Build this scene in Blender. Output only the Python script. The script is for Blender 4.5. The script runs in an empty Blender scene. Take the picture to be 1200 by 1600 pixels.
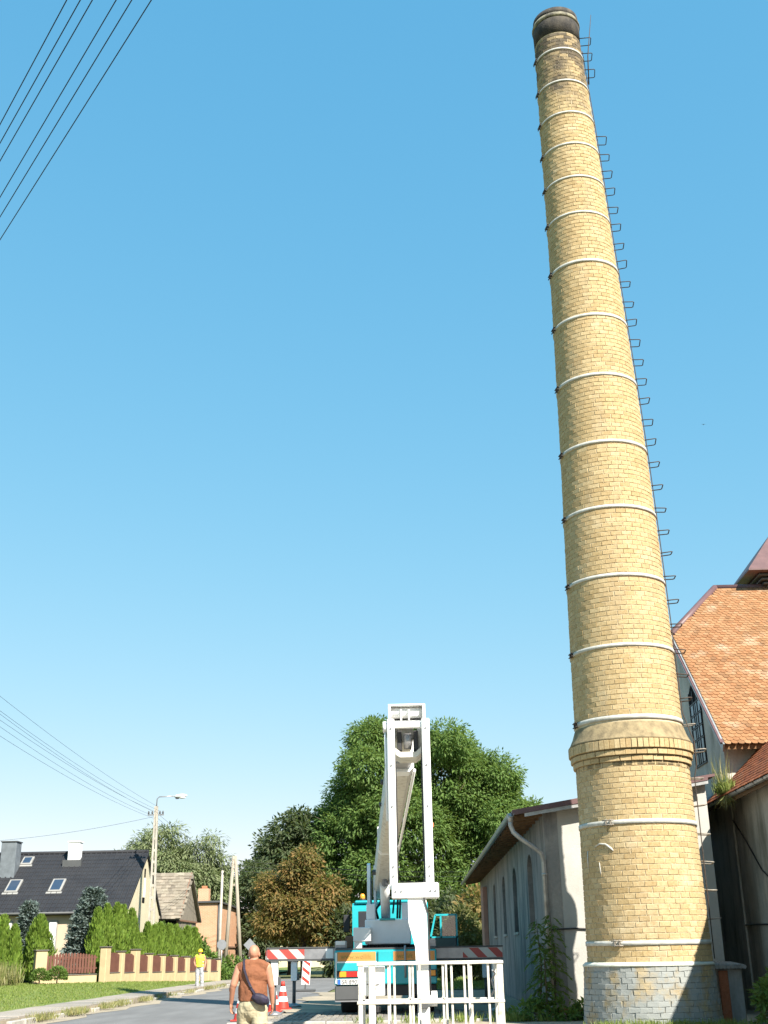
import bpy, math, random
import numpy as np
from math import sin, cos, pi, radians, sqrt, atan2
from mathutils import Vector, Matrix, Euler

# ------------------------------------------------------------------ camera, sky, sun, exposure
sc = bpy.context.scene
COL = sc.collection
cd = bpy.data.cameras.new('camera'); cam = bpy.data.objects.new('camera', cd); COL.objects.link(cam)
cd.sensor_fit = 'VERTICAL'; cd.sensor_height = 24.0; cd.sensor_width = 18.0
cd.lens = 24.0 * 1800 / 1600
cd.clip_start = 0.1; cd.clip_end = 6000
cam.location = (0, 0, 1.6)
cam.rotation_euler = (Matrix.Rotation(radians(1.1), 3, 'Z') @ Matrix.Rotation(radians(90 + 20.9), 3, 'X') @ Matrix.Rotation(radians(-1.0), 3, 'Z')).to_euler()
sc.camera = cam

vs_exposure = 1.38
SUN_AZ, SUN_EL = radians(146), radians(42)        # azimuth clockwise from +Y
w = bpy.data.worlds.new('World'); sc.world = w; w.use_nodes = True
wn = w.node_tree; wn.nodes.clear()
sky = wn.nodes.new('ShaderNodeTexSky'); sky.sky_type = 'NISHITA'; sky.sun_disc = False
sky.sun_elevation = SUN_EL; sky.sun_rotation = SUN_AZ
sky.altitude = 100; sky.air_density = 1.0; sky.dust_density = 0.15; sky.ozone_density = 1.0
bg = wn.nodes.new('ShaderNodeBackground'); bg.inputs[1].default_value = 0.14
wo = wn.nodes.new('ShaderNodeOutputWorld')
# the camera's soft shoulder on the bright sky: per channel k * x ** p, the same everywhere in the sky
sp_ = wn.nodes.new('ShaderNodeSeparateColor'); cb_ = wn.nodes.new('ShaderNodeCombineColor'); wn.links.new(sky.outputs[0], sp_.inputs[0])
for ch_i, (gain, power, k_) in enumerate(((.172, .92, .85), (.261, .44, .74), (.274, .26, .87))):
    m1 = wn.nodes.new('ShaderNodeMath'); m1.operation = 'MULTIPLY'; m1.inputs[1].default_value = gain; wn.links.new(sp_.outputs[ch_i], m1.inputs[0])
    m2 = wn.nodes.new('ShaderNodeMath'); m2.operation = 'POWER'; m2.inputs[1].default_value = power; wn.links.new(m1.outputs[0], m2.inputs[0])
    m3 = wn.nodes.new('ShaderNodeMath'); m3.operation = 'MULTIPLY'; m3.inputs[1].default_value = k_ / (.14 * 2 ** vs_exposure); wn.links.new(m2.outputs[0], m3.inputs[0]); wn.links.new(m3.outputs[0], cb_.inputs[ch_i])
wn.links.new(cb_.outputs[0], bg.inputs[0]); wn.links.new(bg.outputs[0], wo.inputs[0])
sd = bpy.data.lights.new('sun', 'SUN'); sd.energy = 4.8; sd.angle = radians(0.53); sd.color = (1.0, 0.93, 0.82)
sun = bpy.data.objects.new('sun', sd); COL.objects.link(sun); sun.location = (20, -20, 40)
SD = Vector((sin(SUN_AZ) * cos(SUN_EL), cos(SUN_AZ) * cos(SUN_EL), sin(SUN_EL)))
sun.rotation_euler = SD.to_track_quat('Z', 'Y').to_euler()
vs = sc.view_settings; vs.view_transform = 'Standard'; vs.look = 'None'; vs.exposure = vs_exposure; vs.gamma = 1.0
vs.use_curve_mapping = False

rng = np.random.default_rng(7); random.seed(7)

# ------------------------------------------------------------------ materials
def nt(name):
    m = bpy.data.materials.new(name); m.use_nodes = True
    n = m.node_tree; n.nodes.clear()
    o = n.nodes.new('ShaderNodeOutputMaterial'); b = n.nodes.new('ShaderNodeBsdfPrincipled')
    n.links.new(b.outputs[0], o.inputs[0])
    return m, n, b, o
def N(n, t, **kw):
    x = n.nodes.new(t)
    for k, v in kw.items(): setattr(x, k, v)
    return x
def coord(n, scale=(1, 1, 1), kind='Object'):
    if kind == 'World':
        g = N(n, 'ShaderNodeNewGeometry'); s = g.outputs['Position']
    else:
        g = N(n, 'ShaderNodeTexCoord'); s = g.outputs['Object']
    mp = N(n, 'ShaderNodeMapping'); mp.inputs['Scale'].default_value = scale
    n.links.new(s, mp.inputs[0]); return mp.outputs[0]
def noise(n, vec, scale, detail=5, rough=.55):
    t = N(n, 'ShaderNodeTexNoise'); t.inputs['Scale'].default_value = scale; t.inputs['Detail'].default_value = detail
    t.inputs['Roughness'].default_value = rough
    n.links.new(vec, t.inputs['Vector']); return t.outputs['Fac']
def ramp(n, fac, stops, mode='LINEAR'):
    r = N(n, 'ShaderNodeValToRGB'); r.color_ramp.interpolation = mode
    el = r.color_ramp.elements
    while len(el) < len(stops): el.new(0.5)
    for e, (p, c) in zip(el, stops):
        e.position = p; e.color = (*c, 1) if len(c) == 3 else c
    n.links.new(fac, r.inputs[0]); return r.outputs[0]
def mixc(n, fac, a, b, mode='MIX'):
    m = N(n, 'ShaderNodeMix', data_type='RGBA', blend_type=mode)
    for s, v in ((m.inputs[0], fac), (m.inputs[6], a), (m.inputs[7], b)):
        if isinstance(v, (int, float)): s.default_value = v
        elif isinstance(v, tuple): s.default_value = (*v, 1)
        else: n.links.new(v, s)
    return m.outputs[2]
def math_(n, op, a, b=None, clamp=False):
    m = N(n, 'ShaderNodeMath', operation=op, use_clamp=clamp)
    for s, v in ((m.inputs[0], a), (m.inputs[1], b)):
        if v is None: continue
        if isinstance(v, (int, float)): s.default_value = v
        else: n.links.new(v, s)
    return m.outputs[0]
def bump(n, b, h, strength=.3, dist=.02):
    x = N(n, 'ShaderNodeBump'); x.inputs['Strength'].default_value = strength; x.inputs['Distance'].default_value = dist
    n.links.new(h, x.inputs['Height']); n.links.new(x.outputs[0], b.inputs['Normal'])
def M(name, c1, c2=None, scale=4, rough=.8, bmp=0, bscale=None, metal=0, spec=.3, stretch=(1, 1, 1), dist=.02, lo=.35, hi=.65, kind='Object'):
    m, n, b, o = nt(name)
    b.inputs['Roughness'].default_value = rough; b.inputs['Metallic'].default_value = metal
    b.inputs['Specular IOR Level'].default_value = spec
    c2 = c2 or tuple(x * .8 for x in c1)
    v = coord(n, stretch, kind); f = noise(n, v, scale)
    col = ramp(n, f, [(lo, c1), (hi, c2)]); n.links.new(col, b.inputs['Base Color'])
    if bmp: bump(n, b, noise(n, v, bscale or scale * 6), bmp, dist)
    return m
def plain(name, c, rough=.5, metal=0, spec=.4): return M(name, c, tuple(x * .88 for x in c), 3, rough, 0, None, metal, spec)
def leafm(name, cols, trans=.35, rough=.55):
    m, n, b, o = nt(name)
    a = N(n, 'ShaderNodeAttribute', attribute_name='rnd')
    st = [(i / max(1, len(cols) - 1), c) for i, c in enumerate(cols)]
    col = ramp(n, a.outputs['Fac'], st)
    n.links.new(col, b.inputs['Base Color']); b.inputs['Roughness'].default_value = rough
    b.inputs['Specular IOR Level'].default_value = .25
    t = N(n, 'ShaderNodeBsdfTranslucent'); mx = N(n, 'ShaderNodeMixShader'); mx.inputs[0].default_value = trans
    br = mixc(n, .5, col, (.25, .32, .05), 'MIX'); n.links.new(br, t.inputs[0])
    n.links.new(b.outputs[0], mx.inputs[1]); n.links.new(t.outputs[0], mx.inputs[2]); n.links.new(mx.outputs[0], o.inputs[0])
    return m

def island_rand(n):
    g = N(n, 'ShaderNodeNewGeometry'); oi = N(n, 'ShaderNodeObjectInfo')
    s = math_(n, 'ADD', g.outputs['Random Per Island'], oi.outputs['Random'])
    return math_(n, 'FRACT', s)

def brickm(name, cols, paint=None, soot=True, rough=.85):
    m, n, b, o = nt(name); b.inputs['Roughness'].default_value = rough; b.inputs['Specular IOR Level'].default_value = .2
    r = island_rand(n)
    col = ramp(n, r, [(i / (len(cols) - 1), c) for i, c in enumerate(cols)])
    v = coord(n, (1, 1, 1), 'World')
    f1 = noise(n, v, 22, 6, .7); col = mixc(n, ramp(n, f1, [(.42, (0, 0, 0)), (.68, (1, 1, 1))]), col, mixc(n, 1.0, col, (.78, .73, .64), 'MULTIPLY'))
    # lime wash bloom patches
    f2 = noise(n, v, 1.1, 4); fl = ramp(n, f2, [(.60, (0, 0, 0)), (.80, (1, 1, 1))])
    col = mixc(n, math_(n, 'MULTIPLY', fl, .40), col, (.66, .60, .46))
    if soot:
        sp = N(n, 'ShaderNodeSeparateXYZ'); n.links.new(v, sp.inputs[0])
        fz = math_(n, 'SUBTRACT', sp.outputs[2], 21.4); fz = math_(n, 'DIVIDE', fz, 6.0, True)
        f3 = noise(n, coord(n, (1, 1, .8), 'World'), 1.5, 6, .65)
        s = math_(n, 'ADD', math_(n, 'MULTIPLY', fz, .70), f3)
        sm = ramp(n, s, [(.76, (0, 0, 0)), (1.0, (1, 1, 1))])
        jit = math_(n, 'MULTIPLY', sm, ramp(n, r, [(.0, (.35, .35, .35)), (.5, (1, 1, 1))]))
        col = mixc(n, math_(n, 'MULTIPLY', jit, .88), col, (.055, .048, .042))
        # grime streaks that gather under the bands
        f4 = noise(n, coord(n, (2.2, 2.2, .5), 'World'), 1.2, 5, .6)
        col = mixc(n, ramp(n, f4, [(.52, (0, 0, 0)), (.75, (.38, .38, .38))]), col, (.27, .22, .15))
    if paint:
        f5 = noise(n, v, 2.2, 6, .6)
        col = mixc(n, ramp(n, f5, [(.47, (1, 1, 1)), (.64, (.2, .2, .2))]), col, paint)
    n.links.new(col, b.inputs['Base Color'])
    bump(n, b, noise(n, v, 45, 4), .45, .012)
    return m

def plasterm(name, c1, c2, stain, streak=1.0, rough=.9):
    m, n, b, o = nt(name); b.inputs['Roughness'].default_value = rough; b.inputs['Specular IOR Level'].default_value = .15
    v = coord(n, (1, 1, 1), 'World')
    col = ramp(n, noise(n, v, .9, 6, .6), [(.35, c1), (.65, c2)])
    vs_ = coord(n, (1.3, 1.3, .30), 'World')
    f = noise(n, vs_, 1.3, 6, .62)
    col = mixc(n, ramp(n, f, [(.48, (0, 0, 0)), (.70, (streak, streak, streak))]), col, stain)
    col = mixc(n, ramp(n, noise(n, v, 14, 5), [(.3, (.25, .25, .25)), (.7, (0, 0, 0))]), col, stain)
    n.links.new(col, b.inputs['Base Color'])
    bump(n, b, noise(n, v, 30, 5), .35, .02)
    return m

MT = {}
MT['brick'] = brickm('yellow_brick', [(.435, .33, .178), (.46, .355, .20), (.41, .305, .158), (.485, .385, .225), (.445, .335, .182), (.375, .275, .14)])
MT['mortar'] = M('lime_mortar', (.52, .44, .30), (.42, .35, .23), 6, .95, .4, 40)
MT['plinthbrick'] = brickm('painted_plinth_brick', [(.36, .26, .115), (.31, .225, .10), (.40, .31, .15)], paint=(.275, .29, .28), soot=False)
MT['plinthcore'] = M('painted_mortar', (.25, .265, .255), (.19, .18, .15), 2.2, .95, .4, 40)
MT['ledge'] = M('cement_ledge', (.56, .58, .52), (.42, .44, .38), 4, .9, .3, 30)
MT['cornice'] = M('weathered_render', (.30, .235, .135), (.17, .135, .08), 6, .95, .5, 25, kind='World')
MT['band'] = M('white_painted_iron', (.52, .515, .48), (.38, .37, .33), 6, .55, .1)
MT['iron'] = M('dark_iron', (.045, .04, .038), (.075, .05, .035), 12, .7, .2)
MT['greyiron'] = M('weathered_grey_iron', (.30, .28, .24), (.18, .15, .12), 20, .6, .2)
MT['cap'] = M('sooty_cap', (.028, .027, .028), (.085, .075, .062), 5, .9, .6, 30, stretch=(1, 1, .6))
MT['caplip'] = M('sooty_concrete_lip', (.30, .28, .20), (.06, .055, .05), 5, .9, .5, 30)
MT['asphalt'] = M('asphalt', (.17, .168, .166), (.13, .128, .127), 1.2, .9, .35, 120, stretch=(1, .25, 1), kind='World')
MT['sand'] = M('sandy_verge', (.36, .30, .22), (.24, .21, .16), 1.0, .95, .5, 30, kind='World')
MT['paving'] = brickm('pavement_slabs', [(.27, .245, .22), (.32, .29, .26), (.23, .215, .195), (.30, .27, .235)], soot=False)
MT['kerb'] = M('kerb_concrete', (.40, .38, .34), (.30, .28, .25), 4, .9, .4, 30, kind='World')
MT['soil'] = M('grassy_ground', (.085, .115, .035), (.14, .13, .06), .6, .95, .6, 25, kind='World')
MT['lawn'] = M('lawn_turf', (.10, .15, .028), (.155, .18, .05), .9, .95, .7, 60, kind='World')
MT['plaster'] = plasterm('grey_plaster', (.31, .30, .28), (.25, .245, .235), (.10, .10, .09), .75)
MT['oldplaster'] = plasterm('peeling_plaster', (.33, .31, .28), (.22, .215, .21), (.09, .09, .092), 1.0)
MT['paleplaster'] = plasterm('pale_roughcast', (.46, .445, .41), (.40, .39, .36), (.30, .29, .27), .35)
MT['brewplaster'] = plasterm('stained_cement_plaster', (.56, .525, .455), (.45, .42, .365), (.14, .14, .11), .85)
MT['houseplaster'] = M('beige_house_plaster', (.50, .40, .30), (.44, .35, .26), 1, .9, .2, 30)
MT['gableplaster'] = plasterm('cream_gable_plaster', (.60, .53, .37), (.52, .46, .33), (.38, .33, .24), .5)
MT['darkroof'] = None
MT['white'] = M('white_paint', (.84, .84, .83), (.76, .76, .74), 3, .45, .05, 20)
MT['offwhite'] = M('cream_metal', (.60, .58, .52), (.30, .255, .20), 9, .55, .1, lo=.5, hi=.78)
MT['lightgrey'] = M('light_grey_paint', (.82, .83, .84), (.76, .77, .78), 3, .45)
MT['teal'] = M('turquoise_paint', (.018, .36, .40), (.02, .32, .36), 2, .3, 0, spec=.5)
MT['orange'] = M('orange_stripe', (.60, .26, .07), (.53, .235, .07), 6, .5)
MT['black'] = plain('black_plastic', (.028, .028, .03), .55)
MT['rubber'] = M('tyre_rubber', (.022, .022, .022), (.04, .038, .035), 8, .85)
MT['darkgrey'] = plain('dark_grey_steel', (.075, .078, .08), .55)
MT['steel'] = M('steel_grey', (.33, .33, .34), (.26, .26, .27), 5, .4, 0, metal=.6)
MT['chrome'] = plain('chrome', (.6, .6, .62), .15, 1.0)
MT['red'] = plain('signal_red', (.52, .045, .03), .5)
MT['redlamp'] = plain('red_lens', (.50, .02, .015), .2, spec=.6)
MT['amber'] = plain('amber_lens', (.85, .30, .02), .2, spec=.6)
MT['clearlamp'] = plain('clear_lens', (.72, .70, .66), .2, spec=.6)
MT['plate'] = plain('plate_white', (.78, .78, .76), .4)
MT['blue'] = plain('plate_blue', (.03, .12, .45), .4)
MT['ink'] = plain('black_ink', (.03, .03, .03), .6)
MT['stripeink'] = plain('yellow_ink', (.27, .22, .05), .6)
MT['zinc'] = M('zinc_gutter', (.42, .43, .43), (.30, .30, .29), 6, .45, 0, metal=.55)
MT['brownmetal'] = M('brown_sheet_metal', (.135, .075, .075), (.105, .058, .06), 3, .5, 0, spec=.4)
MT['wood'] = M('dark_rafter_wood', (.20, .125, .065), (.12, .075, .04), 6, .85, .3, 20, stretch=(1, .2, 1))
MT['barnwood'] = M('weathered_plank', (.24, .21, .17), (.15, .128, .10), 5, .9, .4, 30, stretch=(3, 3, .25))
MT['barnred'] = M('reddish_boards', (.22, .12, .08), (.15, .09, .06), 5, .9)
MT['picket'] = M('brown_picket', (.135, .055, .038), (.105, .042, .03), 4, .6, .1)
MT['fencewall'] = M('ochre_fence_plaster', (.48, .375, .22), (.42, .325, .19), 3, .9, .3, 30, kind='World')
MT['fencecap'] = M('dark_cap', (.13, .11, .09), (.09, .08, .07), 6, .7)
MT['redbrick'] = None
MT['dark'] = plain('dark_opening', (.012, .012, .013), .9, spec=.1)
MT['glass'] = plain('window_glass', (.022, .028, .036), .12, spec=.5)
MT['skyglass'] = plain('roof_window_glass', (.03, .05, .085), .12, spec=.45)
MT['frame'] = plain('window_frame', (.27, .265, .25), .5)
MT['bark'] = M('bark', (.14, .11, .08), (.075, .06, .045), 6, .95, .8, 20, stretch=(2, 2, .5))
MT['polewood'] = M('grey_pole', (.34, .30, .24), (.24, .21, .165), 5, .9, .3, 20, stretch=(4, 4, .3))
MT['concrete'] = M('pole_concrete', (.42, .39, .33), (.33, .30, .26), 5, .9, .3, 25)
MT['wire'] = plain('wire', (.02, .022, .03), .7)
MT['skin'] = M('skin', (.44, .215, .14), (.38, .175, .11), 6, .55, 0, spec=.35)
MT['shirt'] = M('brown_shirt', (.215, .085, .042), (.175, .068, .034), 9, .9, .25, 30, dist=.03)
MT['shorts'] = M('beige_shorts', (.42, .37, .25), (.34, .30, .20), 7, .9, .25, 25, dist=.03)
MT['bag'] = M('dark_bag', (.016, .014, .022), (.03, .024, .05), 12, .6)
MT['vest'] = plain('hi_vis_yellow', (.72, .86, .06), .6)
MT['helmet'] = plain('yellow_helmet', (.90, .62, .02), .35, spec=.5)
MT['jeans'] = M('grey_trousers', (.36, .37, .38), (.29, .30, .32), 9, .9)
MT['leather'] = plain('shoe', (.20, .17, .14), .7)
MT['signback'] = plain('sign_back_grey', (.22, .23, .245), .5)
MT['lamp'] = plain('lamp_housing', (.74, .76, .78), .35)
MT['shingle'] = brickm('grey_roof_shingle', [(.19, .165, .13), (.25, .22, .175), (.15, .13, .105), (.29, .25, .20)], soot=False)
MT['tile'] = brickm('orange_clay_tile', [(.285, .14, .066), (.315, .17, .085), (.24, .115, .053), (.335, .195, .105), (.27, .148, .073), (.205, .11, .056)], soot=False)
MT['oldtile'] = brickm('old_red_tile', [(.30, .095, .045), (.36, .13, .06), (.23, .08, .045)], soot=False)
MT['pinkbrick'] = M('salmon_brick_pier', (.40, .22, .17), (.32, .19, .15), 3, .9, .3, 20)
MT['terracotta'] = plain('terracotta', (.45, .16, .08), .8)
MT['curtain'] = plain('white_curtain', (.75, .75, .74), .8)
MT['graybox'] = M('slate_chimney_cladding', (.15, .17, .19), (.11, .125, .14), 3, .7)

def roofm():
    m, n, b, o = nt('anthracite_metal_tile'); b.inputs['Roughness'].default_value = .62; b.inputs['Specular IOR Level'].default_value = .25
    v = coord(n, (1, 1, 1), 'Object')
    col = ramp(n, noise(n, v, 1.5), [(.3, (.020, .021, .025)), (.7, (.028, .029, .033))]); n.links.new(col, b.inputs['Base Color'])
    bump(n, b, noise(n, v, 20), .1)
    return m
MT['darkroof'] = roofm()
def redbrickm():
    m, n, b, o = nt('red_brick_wall'); b.inputs['Roughness'].default_value = .9
    v = coord(n, (1, 1, 1), 'World')
    sp = N(n, 'ShaderNodeSeparateXYZ'); n.links.new(v, sp.inputs[0]); cb = N(n, 'ShaderNodeCombineXYZ')
    n.links.new(math_(n, 'ADD', sp.outputs[0], sp.outputs[1]), cb.inputs[0]); n.links.new(sp.outputs[2], cb.inputs[1])
    t = N(n, 'ShaderNodeTexBrick'); t.inputs['Scale'].default_value = 1; t.inputs['Brick Width'].default_value = .26; t.inputs['Row Height'].default_value = .085
    t.inputs['Mortar Size'].default_value = .012
    t.inputs['Color1'].default_value = (.50, .24, .12, 1); t.inputs['Color2'].default_value = (.42, .185, .09, 1); t.inputs['Mortar'].default_value = (.42, .33, .24, 1)
    n.links.new(cb.outputs[0], t.inputs[0])
    col = mixc(n, ramp(n, noise(n, v, .8, 5), [(.4, (0, 0, 0)), (.7, (.5, .5, .5))]), t.outputs[0], (.52, .36, .24))
    n.links.new(col, b.inputs['Base Color']); bump(n, b, t.outputs['Fac'], .3, .02)
    return m
MT['redbrick'] = redbrickm()

# ------------------------------------------------------------------ mesh builder
def wloc(o):
    v = Vector((0, 0, 0))
    while o is not None: v += o.location; o = o.parent
    return v
def link(o, parent=None):
    COL.objects.link(o)
    if parent is not None: o.parent = parent
    return o
def tag(o, label=None, cat=None, group=None, kind=None):
    if label: o['label'] = label
    if cat: o['category'] = cat
    if group: o['group'] = group
    if kind: o['kind'] = kind
    return o
def thing(name, loc, label, cat, group=None):
    o = bpy.data.objects.new(name, None); o.empty_display_size = .3; o.location = loc; COL.objects.link(o)
    return tag(o, label, cat, group)

class MB:
    def __init__(s): s.v = []; s.f = []; s.sm = []
    def add(s, vs_, fs, smooth=False):
        b = len(s.v); s.v += [tuple(p) for p in vs_]; s.f += [tuple(b + i for i in f) for f in fs]; s.sm += [smooth] * len(fs); return s
    def box(s, x0, x1, y0, y1, z0, z1, bev=0, R=None, o=(0, 0, 0)):
        if bev <= 0:
            P = [(x, y, z) for z in (z0, z1) for y in (y0, y1) for x in (x0, x1)]
            F = [(0, 2, 3, 1), (4, 5, 7, 6), (0, 1, 5, 4), (2, 6, 7, 3), (0, 4, 6, 2), (1, 3, 7, 5)]
        else:
            P = []; idx = {}
            X = (x0, x1); Y = (y0, y1); Z = (z0, z1)
            for i in (0, 1):
                for j in (0, 1):
                    for k in (0, 1):
                        sx = bev if i == 0 else -bev; sy = bev if j == 0 else -bev; sz = bev if k == 0 else -bev
                        for a, p in enumerate(((X[i], Y[j] + sy, Z[k] + sz), (X[i] + sx, Y[j], Z[k] + sz), (X[i] + sx, Y[j] + sy, Z[k]))):
                            idx[i, j, k, a] = len(P); P.append(p)
            F = []
            for i in (0, 1):
                q = [idx[i, 0, 0, 0], idx[i, 1, 0, 0], idx[i, 1, 1, 0], idx[i, 0, 1, 0]]; F.append(q if i else q[::-1])
                q = [idx[0, i, 0, 1], idx[0, i, 1, 1], idx[1, i, 1, 1], idx[1, i, 0, 1]]; F.append(q if i else q[::-1])
                q = [idx[0, 0, i, 2], idx[1, 0, i, 2], idx[1, 1, i, 2], idx[0, 1, i, 2]]; F.append(q if i else q[::-1])
            for i in (0, 1):
                for j in (0, 1):
                    q = [idx[i, j, 0, 0], idx[i, j, 0, 1], idx[i, j, 1, 1], idx[i, j, 1, 0]]; F.append(q if i == j else q[::-1])
                    q = [idx[i, 0, j, 0], idx[i, 0, j, 2], idx[i, 1, j, 2], idx[i, 1, j, 0]]; F.append(q if i != j else q[::-1])
                    q = [idx[0, i, j, 1], idx[0, i, j, 2], idx[1, i, j, 2], idx[1, i, j, 1]]; F.append(q if i == j else q[::-1])
                    for k in (0, 1):
                        q = [idx[i, j, k, 0], idx[i, j, k, 1], idx[i, j, k, 2]]; F.append(q if (i + j + k) % 2 else q[::-1])
        if R is not None: P = [tuple(R @ Vector(p) + Vector(o)) for p in P]
        return s.add(P, F)
    def bar(s, a, b, wx, wy, bev=0, up=(0, 0, 1)):
        """rectangular bar from a to b; wx across, wy along 'up'"""
        a = Vector(a); b = Vector(b); d = b - a; L = d.length; d.normalize(); u = Vector(up)
        if abs(d.dot(u)) > .98: u = Vector((0, 1, 0))
        x = d.cross(u).normalized(); u = x.cross(d).normalized()
        R = Matrix((x, d, u)).transposed()
        return s.box(-wx / 2, wx / 2, 0, L, -wy / 2, wy / 2, bev, R, a)
    def tube(s, pts, r, n=8, caps=True, smooth=True):
        pts = [Vector(p) for p in pts]; m = len(pts)
        rr = r if isinstance(r, (list, tuple, np.ndarray)) else [r] * m
        V = []; F = []; ref = None
        for i, p in enumerate(pts):
            t = (pts[min(i + 1, m - 1)] - pts[max(i - 1, 0)])
            if t.length < 1e-9: t = Vector((0, 0, 1))
            t.normalize()
            if ref is None:
                ref = Vector((0, 0, 1)) if abs(t.z) < .9 else Vector((1, 0, 0))
            x = (ref - t * ref.dot(t)).normalized(); y = t.cross(x); ref = x
            for k in range(n):
                a = 2 * pi * k / n; V.append(p + (x * cos(a) + y * sin(a)) * rr[i])
        for i in range(m - 1):
            for k in range(n):
                k2 = (k + 1) % n; F.append((i * n + k, i * n + k2, (i + 1) * n + k2, (i + 1) * n + k))
        s.add(V, F, smooth)
        if caps:
            b = len(s.v) - len(V)
            s.f.append(tuple(b + k for k in range(n))[::-1]); s.f.append(tuple(b + (m - 1) * n + k for k in range(n))); s.sm += [False, False]
        return s
    def cyl(s, a, b, r0, r1=None, n=12, smooth=True): return s.tube([a, b], [r0, r0 if r1 is None else r1], n, True, smooth)
    def lathe(s, prof, n=48, c=(0, 0), smooth=False, cx=None):
        V = []; F = []
        for (r, z) in prof:
            ox = cx(z) if cx else c[0]
            for k in range(n):
                a = 2 * pi * k / n; V.append((ox + r * cos(a), c[1] + r * sin(a), z))
        for i in range(len(prof) - 1):
            for k in range(n):
                k2 = (k + 1) % n; F.append((i * n + k, i * n + k2, (i + 1) * n + k2, (i + 1) * n + k))
        return s.add(V, F, smooth)
    def prism(s, poly, d, smooth=False):
        """poly: list of 3d points (planar), extruded by vector d"""
        n = len(poly); P = [Vector(p) for p in poly]; Q = [p + Vector(d) for p in P]
        nr = Vector((0, 0, 0))
        for i in range(n): nr += P[i].cross(P[(i + 1) % n])
        flip = nr.dot(Vector(d)) > 0
        F = [tuple(range(n))[::-1], tuple(range(n, 2 * n))] + [(i, (i + 1) % n, n + (i + 1) % n, n + i) for i in range(n)]
        if not flip: F = [f[::-1] for f in F]
        return s.add(P + Q, F, smooth)
    def ell(s, c, r, n=12, m=8, R=None):
        V = []; F = []
        for i in range(1, m):
            t = pi * i / m
            for k in range(n):
                a = 2 * pi * k / n; p = Vector((r[0] * sin(t) * cos(a), r[1] * sin(t) * sin(a), r[2] * cos(t)))
                if R is not None: p = R @ p
                V.append(p + Vector(c))
        top = Vector((0, 0, r[2])); bot = -top
        if R is not None: top = R @ top; bot = R @ bot
        V += [top + Vector(c), bot + Vector(c)]; T = len(V) - 2; B = T + 1
        for i in range(m - 2):
            for k in range(n):
                k2 = (k + 1) % n; F.append((i * n + k, (i + 1) * n + k, (i + 1) * n + k2, i * n + k2))
        for k in range(n):
            k2 = (k + 1) % n; F.append((T, k, k2)); F.append((B, (m - 2) * n + k2, (m - 2) * n + k))
        return s.add(V, F, True)
    def build(s, name, mat, parent=None, base=None):
        me = bpy.data.meshes.new(name); off = wloc(parent) if parent is not None else Vector(base or (0, 0, 0))
        me.from_pydata([(p[0] - off[0], p[1] - off[1], p[2] - off[2]) for p in s.v], [], s.f)
        me.polygons.foreach_set('use_smooth', s.sm); me.update()
        me.materials.append(mat if not isinstance(mat, str) else MT[mat])
        o = bpy.data.objects.new(name, me); link(o, parent)
        if parent is None and base is not None: o.location = base
        return o
def B(name, mat, parent, *a, **k): return MB().box(*a, **k).build(name, mat, parent)

def npmesh(name, V, F, mat, parent=None, rnd=None, base=None, smooth=False):
    """V (n,3) array, F (m,k) array of equal sized faces"""
    off = np.array(wloc(parent)) if parent is not None else np.array(base or (0, 0, 0))
    V = np.asarray(V, np.float32) - off.astype(np.float32); F = np.asarray(F, np.int32)
    me = bpy.data.meshes.new(name); k = F.shape[1]
    me.vertices.add(len(V)); me.vertices.foreach_set('co', V.ravel())
    me.loops.add(F.size); me.loops.foreach_set('vertex_index', F.ravel())
    me.polygons.add(len(F)); me.polygons.foreach_set('loop_start', np.arange(0, F.size, k, dtype=np.int32))
    me.polygons.foreach_set('loop_total', np.full(len(F), k, np.int32))
    me.update(calc_edges=True)
    me.polygons.foreach_set('use_smooth', np.full(len(F), bool(smooth)))
    if rnd is not None:
        a = me.attributes.new('rnd', 'FLOAT', 'FACE'); a.data.foreach_set('value', np.asarray(rnd, np.float32))
    me.materials.append(MT[mat] if isinstance(mat, str) else mat)
    o = bpy.data.objects.new(name, me); link(o, parent)
    if parent is None and base is not None: o.location = base
    return o
def unit(a): return a / np.maximum(np.linalg.norm(a, axis=1, keepdims=True), 1e-9)
def leaves(name, P, D, Nn, L, W, mat, parent, rnd=None, base=None):
    """rhombic leaves: base P, long axis D, normal Nn"""
    D = unit(D); S = unit(np.cross(D, Nn)); n = len(P)
    L = np.broadcast_to(L, (n,))[:, None]; W = np.broadcast_to(W, (n,))[:, None]
    up = unit(np.cross(S, D))
    V = np.stack([P, P + D * L * .45 + S * W * .5, P + D * L - up * L * .12, P + D * L * .45 - S * W * .5], 1).reshape(-1, 3)
    F = np.arange(4 * n).reshape(n, 4)
    return npmesh(name, V, F, mat, parent, rng.random(n) if rnd is None else rnd, base)
def rdir(n): return unit(rng.normal(size=(n, 3)))
def mass(name, TV, TF, A, Lc, mat, parent):
    """many transformed copies of a template: A (n,3,3) local->world columns, Lc (n,3)"""
    TV = np.asarray(TV); n = len(Lc); V = np.einsum('nij,vj->nvi', A, TV) + Lc[:, None, :]
    F = (np.asarray(TF)[None] + (np.arange(n) * len(TV))[:, None, None]).reshape(-1, np.asarray(TF).shape[1])
    return npmesh(name, V.reshape(-1, 3), F, mat, parent)

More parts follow.
